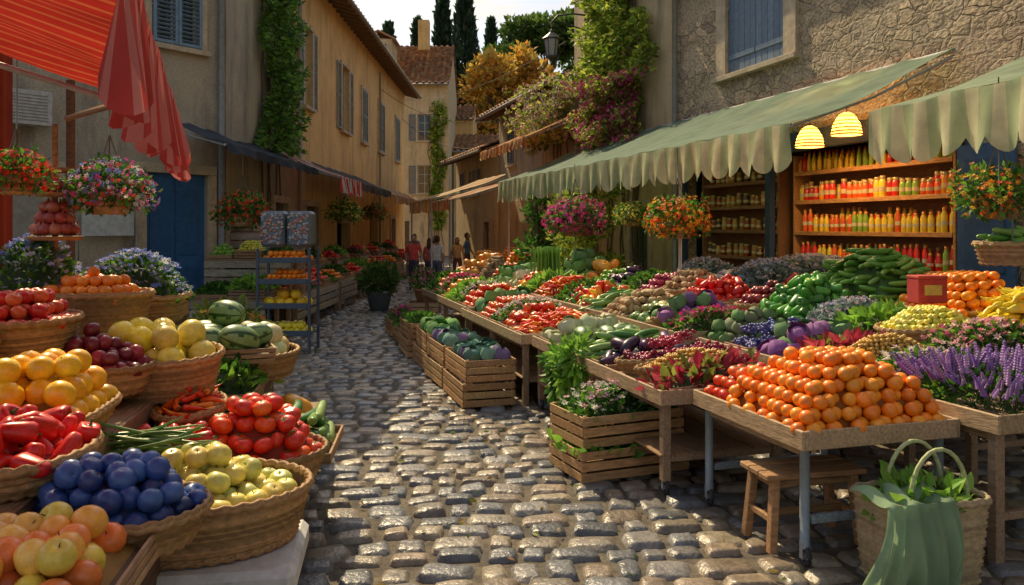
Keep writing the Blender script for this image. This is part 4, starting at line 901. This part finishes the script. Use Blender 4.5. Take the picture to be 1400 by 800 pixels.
mb=MB(); mb.tube([(-3.62,6.6,0),(-3.62,6.6,3.3)],.035,(.2,.1,.06),WOOD); mb.tube([(-3.62,6.55,2.98),(-3.0,6.0,3.0)],.025,(.35,.17,.08),WOOD); mb.build('wooden_post')
mb=MB(); 
for z,r in((0,.17),(.32,.13),(.5,.1)): mb.add(*(lambda T:(T[0]+np.array([0,0,z]),T[1]))(rev([(0,0),(r,0),(r+.02,.03),(r,.03),(0,.02)],18)),(.4,.2,.08),WOOD,True)
mb.tube([(0,0,-.9),(0,0,.85)],.02,(.35,.17,.08),WOOD)
for z,r,n in((.05,.12,12),(.13,.09,9),(.21,.06,5),(.36,.07,6)): 
    a=np.linspace(0,6.28,n,endpoint=False); mb.inst(T_onion,np.stack([r*np.cos(a),r*np.sin(a),np.full(n,z+.03)],1),upR(n,.1,.3),pick([(.38,.06,.05),(.45,.13,.08)],n),FRUIT)
mb.build('onion_rack',(-3.35,5.9,2.0))
mb=MB(); u=np.linspace(0,1,60);v_=np.linspace(0,1,10);UU,VV=np.meshgrid(u,v_,indexing='ij'); mb.add(np.stack([UU*.55,.05*np.sin(UU*38),3.4-1.9*VV],-1).reshape(-1,3),[gridf(60,10)],(.13,.018,.01),CLOTH,True); mb.build('red_curtain',(-4.25,5.9,0),(0,0,.1))
# ------------------------------------------------------------------ left display
LD=math.atan2(.985,-.174)
mb=MB()
for (t0,t1,z,s0,s1) in((-.16,.34,.50,.95,4.4),(.34,.76,.78,-.6,5.2),(.76,1.25,1.0,-.6,5.4),(1.25,2.3,1.32,-.6,5.6)):
    L=s1-s0
    nb=max(2,int((t1-t0)/.16))
    for k in range(nb): mb.box(((s0+s1)/2,t0+(t1-t0)*(k+.5)/nb,z-.015),(L,(t1-t0)/nb-.006,.03),wc())
    mb.box(((s0+s1)/2,t0-.012,z-.06),(L,.022,.12),wc())
    for x in np.linspace(s0+.05,s1-.05,5): mb.box((x,t0+.04,(z-.04)/2),(.06,.06,z-.04),wc())
    if t0>0: mb.box(((s0+s1)/2,t0+.005,z-.25),(L-.02,.012,.36),(.13,.08,.05))
mb.build('stepped_market_stand',(-1.15,3.0,0),(0,0,LD))
LDp=display
LDp('peaches',-1.66,2.72,.80,.8,.66,.16,rz=LD,cont='crate',bh=.12,sc_=.92)
LDp('plums',-1.64,3.32,.80,.74,.62,.24,rz=.0,cont='basket',bh=.14,sc_=.8)
LDp('red_peppers',-2.12,3.5,1.01,.8,.55,.16,rz=LD,cont='basket',bh=.12,sc_=.9)
LDp('grapefruits',-2.45,4.15,1.02,.74,.66,.3,rz=LD,cont='rbasket',bh=.13,sc_=.85)
LDp('dark_plums',-2.6,4.95,1.08,.75,.55,.24,rz=0,cont='basket',bh=.16)
mb=MB(); basket(mb,.56,.42,.26,.86); produce(mb,'yellow_apples',.98,.72,.2,.2,'e',.9); mb.build('basket_of_yellow_apples',(-1.60,4.08,.52),(0,0,.15))
mb=MB(); produce(mb,'beans',.5,.32,.16,0,'e',1.0,0.35); mb.build('pile_of_beans',(-1.96,4.25,.84),(0,0,-.3))
mb=MB(); mb.box((0,0,.07),(1.06,.7,.14),(.62,.62,.6),MATTE,b=.035); mb.build('white_foam_tray',(-1.58,3.98,.37),(0,0,.15))
LDp('tomatoes',-1.58,4.98,.54,.84,.76,.36,rz=.1,cont='basket',bh=.18,sc_=1.0)
LDp('red_peppers',-1.95,4.6,.86,.4,.3,.08,rz=.4,cont='none',sc_=.8)
LDp('chilies',-2.1,5.25,.79,.8,.42,.16,rz=LD,cont='basket',bh=.14,sc_=.9)
LDp('herbs',-2.12,6.0,.79,.6,.42,.2,rz=LD,cont='crate',bh=.12)
LDp('zucchini',-1.5,5.75,.51,.5,.8,.22,rz=.1,cont='tray',sc_=1.1,yaw0=math.pi/2)
LDp('yellow_melons',-2.36,5.35,1.0,.88,.62,.24,rz=-.1,tx=.1,cont='basket',bh=.26,sc_=.8)
LDp('watermelons',-2.35,6.4,1.05,.8,.75,.2,rz=.4,cont='crate',bh=.12,sc_=.9)
LDp('cream_melons',-2.25,7.1,.8,.9,.7,.18,rz=LD,cont='basket',bh=.2,sc_=.85)
LDp('pumpkins',-1.8,6.75,.53,.5,.4,.1,rz=LD,cont='none',sc_=.9)
LDp('tangerines',-3.0,5.75,1.34,.8,.6,.2,rz=LD-1.57,cont='basket',bh=.28)
LDp('red_apples',-2.95,4.85,1.34,.8,.6,.2,rz=LD,cont='basket',bh=.2)
LDp('lemons',-3.05,4.2,1.34,.6,.6,.2,rz=LD,cont='basket',bh=.14)
LDp('blue_flowers',-3.05,6.5,1.34,.8,.6,.36,rz=LD-1.57,cont='rbasket',bh=.2,sc_=.7)
LDp('blue_flowers',-3.5,5.9,1.34,.6,.6,.45,rz=LD-1.57,cont='crate',bh=.25,sc_=.7)
potted(-2.75,8.0,0.02,.26,.5,.42,[(.3,.34,.05),(.4,.38,.07)],FL['yellow_flowers'][1],160,name='potted_shrub',n=900)
potted(-3.2,9.0,0.02,.3,.6,.45,[(.26,.3,.05),(.15,.25,.05)],FL['orange_flowers'][1],120,name='potted_shrub',n=800)
# ------------------------------------------------------------------ left mid stalls
def rack(x,y,w,d,h,levels,kinds,col=(.06,.09,.13),rz=0,name='produce_rack'):
    E=empty(name,(x,y,0.02),rz); m=MB()
    for sx in(-1,1):
        for sy in(-1,1): m.box((sx*w/2,sy*d/2,h/2),(.045,.045,h),col,METAL)
        m.tube([(sx*w/2,-d/2,.12),(sx*w/2,d/2,.12)],.015,col)
    for z in levels:
        m.box((0,0,z),(w-.05,d-.05,.025),col,METAL); m.box((0,-d/2-.01,z+.03),(w-.05,.015,.09),col,METAL)
    m.build('frame',parent=E)
    for z,k in zip(levels,kinds):
        p=MB(); produce(p,k,w-.1,d-.08,.16,.02,'r'); p.build(k,(0,0,z),(0,0,0),E)
rack(-3.75,13.5,.85,.6,1.72,[.3,.75,1.15,1.5],['lemons','grapefruits','tangerines','oranges'])
mb=MB()
for i in(-1,1):
    mb.box((i*.22,0,.3),(.4,.4,.6),(.13,.17,.2),METAL,b=.05); n=90; mb.inst(T_small,np.stack([i*.22+U(-.17,.17,n),np.full(n,-.2),U(.05,.55,n)],1),randR(n,.05),pick([(.5,.2,.15),(.3,.35,.45),(.5,.45,.35)],n),FRUIT)
mb.build('sweets_dispenser',(-3.75,13.5,1.76))
def stall_table(x,y,w,d,z,kinds,rz=0,H=.2):
    mb=MB()
    for k in range(5): mb.box((0,-d/2+d*(k+.5)/5,z-.02),(w,d/5-.006,.035),wc())
    for k in range(3): mb.box((0,-d/2-.01,z-.1-.16*k),(w,.02,.13),wc(cols=[(.3,.26,.2),(.36,.3,.23)]))
    for sx in(-1,1):
        for sy in(-1,1): mb.box((sx*(w/2-.05),sy*(d/2-.05),(z-.04)/2),(.07,.07,z-.04),wc())
    mb.build('stall_table',(x,y,0),(0,0,rz))
    L=w/len(kinds);c,s=math.cos(rz),math.sin(rz)
    for i,k in enumerate(kinds):
        lx=-w/2+L*(i+.5); display(k,x+lx*c,y+lx*s,z+.005,L-.04,d-.06,H,rz,cont='crate' if i%2 else 'tray',bh=.16)
stall_table(-4.9,14.3,1.3,.9,.85,['herbs','lettuces'])
stall_table(-4.9,15.2,1.6,.6,1.5,['limes','yellow_slices','herbs'])
stall_table(-5.0,16.6,1.6,.6,2.0,['yellow_flowers','oranges','herbs'])
for y in(16.5,18.6,21.0,24.0,27.5,31.0,34.5):
    ks=[['tomatoes','lettuces','red_peppers'],['red_apples','tomatoes','herbs'],['oranges','herbs','tomatoes'],['mixed_peppers','red_apples','magenta_flowers']][int(y*2)%4]
    stall_table(-4.55-.005*y,y,2.0,.8,.75,ks,math.pi/2); stall_table(-5.3,y,2.0,.6,1.15,ks[::-1],math.pi/2)
for (x,y) in((-1.0,25.5),(-1.1,28.5),(-1.4,32.0)):
    stall_table(x+.6,y,2.2,.9,.8,['red_apples','potatoes','oranges'],RA,.25)
for (x,y) in((.2,22.0),(.0,24.5)): stall_table(x,y,2.4,1.0,.95,['pumpkins','oranges','tomatoes'],0,.35)
stall_table(-.75,20.3,1.4,.8,.85,['pumpkins','potatoes'],.1,.35)
# ------------------------------------------------------------------ street lamp
mb=MB(); ir=(.03,.035,.035)
mb.add(*(lambda T:(T[0],T[1]))(rev([(0,.46),(.03,.44),(.05,.38),(.22,.24),(.2,.22)],6)),ir,METAL); 
mb.add(*(lambda T:(T[0],T[1]))(rev([(.17,.22),(.11,-.18)],6)),(.35,.36,.33),GLOSS)
for k in range(6):
    a=k*math.pi/3; mb.beam((.18*math.cos(a),.18*math.sin(a),.22),(.12*math.cos(a),.12*math.sin(a),-.18),.018,.018,ir,METAL)
mb.add(*(lambda T:(T[0],T[1]))(rev([(.13,-.16),(.13,-.2),(.05,-.26),(0,-.3)],6)),ir,METAL)
mb.tube([(0,0,.44),(0,0,.6),(.15,.02,.78),(.5,.02,.82),(1.0,0,.75),(1.7,-.05,.5)],.022,ir); mb.tube([(.2,.02,.62),(.6,.02,.5),(1.1,0,.3),(1.7,-.05,.1)],.016,ir); mb.box((1.72,-.05,.3),(.04,.14,.8),ir,METAL)
o=mb.build('street_lamp',(1.1,22.4,7.05)); o.scale=(1.2,1.2,1.2)
def cable(p,q,sag,r=.012):
    mb=MB(); P=np.array([np.array(p)*(1-t)+np.array(q)*t-np.array([0,0,sag*4*t*(1-t)]) for t in np.linspace(0,1,24)]); mb.tube(P,r,(.03,.03,.03),MATTE,5); mb.build('overhead_cable')
cable((-6,37,8.4),(0,31,6.3),.7); cable((-6,20,9.3),(-6,30,10.5),.4); cable((-6,44,8.0),(-1.5,36,5.6),.5); cable((-8,56,11),(2,30,9),.8)
for s,t,z in((8.8,.6,3.42),(7.9,.6,3.52)):
    T=rev([(.05,.34),(.12,.3),(.2,.16),(.23,.0)],18); mb=MB(); mb.add(T[0],T[1],(.75,.45,.14),CLOTH,True)
    for k in range(6):
        z_=.05*k; r=.235-.02*k-(.03 if k>4 else 0); a=np.linspace(0,6.28,20)[:-1]; mb.tube(np.stack([r*np.cos(a),r*np.sin(a),np.full(19,z_)],1),.012,(.5,.28,.09),WICK,5,True)
    mb.tube([(0,0,.34),(0,0,.75)],.008,(.05,.05,.05)); x,y=RW(s,t); o=mb.build('pendant_lamp',(x,y,z))
    li=bpy.data.lights.new('bulb','POINT'); li.energy=50; li.color=(1,.62,.28); li.shadow_soft_size=.06; lo=bpy.data.objects.new('bulb',li); sc.collection.objects.link(lo); lo.parent=o; lo.location=(0,0,.1)
# ------------------------------------------------------------------ people
def person(name,x,y,face,shirt,pants,hair,h=1.72,stride=.22,arm=.15,female=False,bag=False):
    k=h/1.72; s=stride
    J={'pel':(0,0,.96),'sp':(0,0,1.14),'ch':(0,-.01,1.34),'nk':(0,0,1.47),'hd':(0,-.01,1.56)}
    R={'pel':(.15,.11),'sp':(.125,.095),'ch':(.155,.11),'nk':(.06,.06),'hd':(.06,.065)}
    E=[('pel','sp'),('sp','ch'),('ch','nk'),('nk','hd')]
    for sg,nm in((1,'l'),(-1,'r')):
        st=s*sg; sw=.17 if not female else .15
        J[nm+'sh']=(sg*sw,0,1.41);J[nm+'el']=(sg*(sw+.07),.03-arm*sg*.6,1.13);J[nm+'wr']=(sg*(sw+.06),-.06-arm*sg,.9)
        J[nm+'hp']=(sg*.09,0,.9);J[nm+'kn']=(sg*.1,-.03-st*.7,.5);J[nm+'an']=(sg*.1,-st*.9+.02,.09);J[nm+'to']=(sg*.11,-st*.9-.13,.04)
        R.update({nm+'sh':(.065,.065),nm+'el':(.043,.043),nm+'wr':(.028,.03),nm+'hp':(.095,.1),nm+'kn':(.06,.065),nm+'an':(.04,.045),nm+'to':(.04,.03)})
        E+=[('ch',nm+'sh'),(nm+'sh',nm+'el'),(nm+'el',nm+'wr'),('pel',nm+'hp'),(nm+'hp',nm+'kn'),(nm+'kn',nm+'an'),(nm+'an',nm+'to')]
    names=list(J); me=bpy.data.meshes.new('t'); me.from_pydata([J[n_] for n_ in names],[(names.index(a),names.index(b)) for a,b in E],[])
    o=bpy.data.objects.new('t',me); sc.collection.objects.link(o); o.modifiers.new('s','SKIN')
    for i,n_ in enumerate(names): me.skin_vertices[0].data[i].radius=R[n_]
    me.skin_vertices[0].data[0].use_root=True
    o.modifiers.new('ss','SUBSURF').levels=2
    dg=bpy.context.evaluated_depsgraph_get(); ev=o.evaluated_get(dg).to_mesh()
    V=np.array([v.co[:] for v in ev.vertices]); F4=[tuple(p.vertices) for p in ev.polygons if len(p.vertices)==4]
    mb=MB(); F4=np.array(F4); C=V[F4].mean(1); sk=np.array((.45,.28,.19))
    col=np.tile(np.array(shirt,float),(len(F4),1)); ax=abs(C[:,0])
    low=(C[:,2]<.97)&~((ax>.2)&(C[:,2]>.8)); col[low]=pants; col[C[:,2]<.1]=(.04,.03,.03)
    arm_=(ax>.19)&(C[:,2]<1.2)&(C[:,2]>.8); col[arm_]=sk; col[C[:,2]>1.46]=sk
    mb.add(V,[F4],col,MATTE,True); o.evaluated_get(dg).to_mesh_clear(); bpy.data.objects.remove(o)
    hd=(T_ball[0]*np.array([.155,.19,.235])+np.array([0,-.015,1.625]),T_ball[1]); mb.add(*hd,sk,MATTE,True)
    hv=T_ball[0]*np.array([.175,.205,.235])+np.array([0,.012,1.645]); keep=[f for f in T_ball[1][0] if not(hv[f].mean(0)[1]<-.03 and hv[f].mean(0)[2]<1.69)]
    mb.add(hv,[np.array(keep)],hair,MATTE,True)
    if female: mb.add(T_ball[0]*np.array([.17,.1,.3])+np.array([0,.07,1.52]),T_ball[1],hair,MATTE,True)
    mb.tube([(0,-.1,1.64),(0,-.125,1.605),(0,-.105,1.6)],[.008,.014,.01],sk,MATTE,6)
    for sg in(-1,1):
        mb.inst(T_small,[(sg*.032,-.1,1.635)],np.eye(3)[None]*.018,(.05,.04,.04),MATTE); mb.inst(T_small,[(sg*.08,0,1.62)],np.diag([.02,.035,.055])[None],sk,MATTE)
        w=np.array(J[('l' if sg>0 else 'r')+'wr'])+np.array([0,-.01,0])
        mb.add(T_ball[0]*np.array([.035,.075,.1])+w+np.array([0,0,-.05]),T_ball[1],sk,MATTE,True)
        for q in range(4):
            b=w+np.array([0,-.027+.018*q,-.09]); L_=[.06,.07,.066,.052][q]; mb.tube([b,b+np.array([-sg*.004,0,-L_*.55]),b+np.array([-sg*.018,0,-L_])],[.009,.008,.006],sk,MATTE,6)
        b=w+np.array([0,-.03,-.04]); mb.tube([b,b+np.array([-sg*.01,-.025,-.025]),b+np.array([-sg*.012,-.03,-.05])],[.01,.009,.007],sk,MATTE,6)
    mb.tube([(-.03,-.108,1.575),(0,-.112,1.573),(.03,-.108,1.575)],.005,(.35,.12,.1),MATTE,5)
    if bag: mb.box((.3,-.05,.7),(.12,.3,.3),(.4,.3,.15),MATTE,b=.03); mb.tube([(.24,-.05,.86),(.28,-.15,.84),(.28,.05,.84)],.008,(.3,.2,.1))
    ob=mb.build(name,(x,y,.03),(0,0,face)); ob.scale=(k,k,k); return ob
person('walking_man',-3.15,25.8,.1,(.65,.08,.06),(.05,.06,.1),(.05,.03,.02),1.78)
person('walking_woman',-2.75,26.8,3.0,(.6,.14,.12),(.1,.1,.15),(.1,.05,.02),1.66,female=True,bag=True)
person('walking_man',-2.38,25.6,2.9,(.68,.68,.64),(.12,.13,.2),(.06,.04,.03),1.76,.12)
person('walking_woman',-2.0,29.5,.3,(.7,.45,.2),(.2,.07,.06),(.2,.12,.05),1.65,.15,female=True)
person('standing_man',-1.75,31.5,1.4,(.12,.25,.5),(.1,.09,.08),(.05,.04,.03),1.8,.04)
person('walking_man',-4.0,33,3.2,(.15,.18,.25),(.06,.06,.08),(.05,.03,.02),1.75)
person('walking_woman',-3.1,32,.2,(.75,.55,.2),(.3,.1,.08),(.1,.05,.02),1.65,female=True)
# ------------------------------------------------------------------ light, sky, camera
AZ=math.radians(-27); EL=math.radians(46)
sd=Vector((math.sin(AZ)*math.cos(EL),math.cos(AZ)*math.cos(EL),math.sin(EL)))
l=bpy.data.lights.new('sun','SUN'); l.energy=5; l.angle=math.radians(.5); l.color=(1,.79,.47); lo=bpy.data.objects.new('sun',l); sc.collection.objects.link(lo); lo.rotation_euler=(-sd).to_track_quat('-Z','Y').to_euler(); lo.location=(-10,20,30)
w=bpy.data.worlds.new('World'); sc.world=w; w.use_nodes=True; nt=w.node_tree; bg=nt.nodes['Background']
sk=nt.nodes.new('ShaderNodeTexSky'); sk.sky_type='NISHITA'; sk.sun_disc=False; sk.sun_elevation=EL; sk.sun_rotation=AZ; sk.ozone_density=1.2; sk.dust_density=3
tc=nt.nodes.new('ShaderNodeTexCoord'); mp=nt.nodes.new('ShaderNodeMapping'); mp.inputs['Scale'].default_value=(2,2,5); nz=nt.nodes.new('ShaderNodeTexNoise'); nz.inputs['Scale'].default_value=2.6; nz.inputs['Detail'].default_value=8; nz.inputs['Roughness'].default_value=.6
nt.links.new(tc.outputs['Generated'],mp.inputs[0]); nt.links.new(mp.outputs[0],nz.inputs[0])
mr=nt.nodes.new('ShaderNodeMapRange'); mr.inputs[1].default_value=.46; mr.inputs[2].default_value=.66; mr.inputs[4].default_value=.75; nt.links.new(nz.outputs[0],mr.inputs[0])
mx=nt.nodes.new('ShaderNodeMix'); mx.data_type='RGBA'; mx.inputs['B'].default_value=(8.2,7.2,5.6,1); nt.links.new(mr.outputs[0],mx.inputs['Factor']); nt.links.new(sk.outputs[0],mx.inputs['A']); nt.links.new(mx.outputs['Result'],bg.inputs['Color'])
bg.inputs['Strength'].default_value=.135
cam=bpy.data.cameras.new('camera'); cam.sensor_width=36; cam.lens=28.29; cam.shift_y=-.0643; cam.clip_end=1000; cam.clip_start=.05
co=bpy.data.objects.new('camera',cam); sc.collection.objects.link(co); co.location=(0,0,2.1); co.rotation_euler=(math.pi/2,0,0); sc.camera=co
sc.view_settings.view_transform='Standard'; sc.view_settings.look='None'; sc.view_settings.exposure=0
print('objects',len(sc.objects),'faces',sum(len(o.data.polygons) for o in sc.objects if o.type=='MESH'))
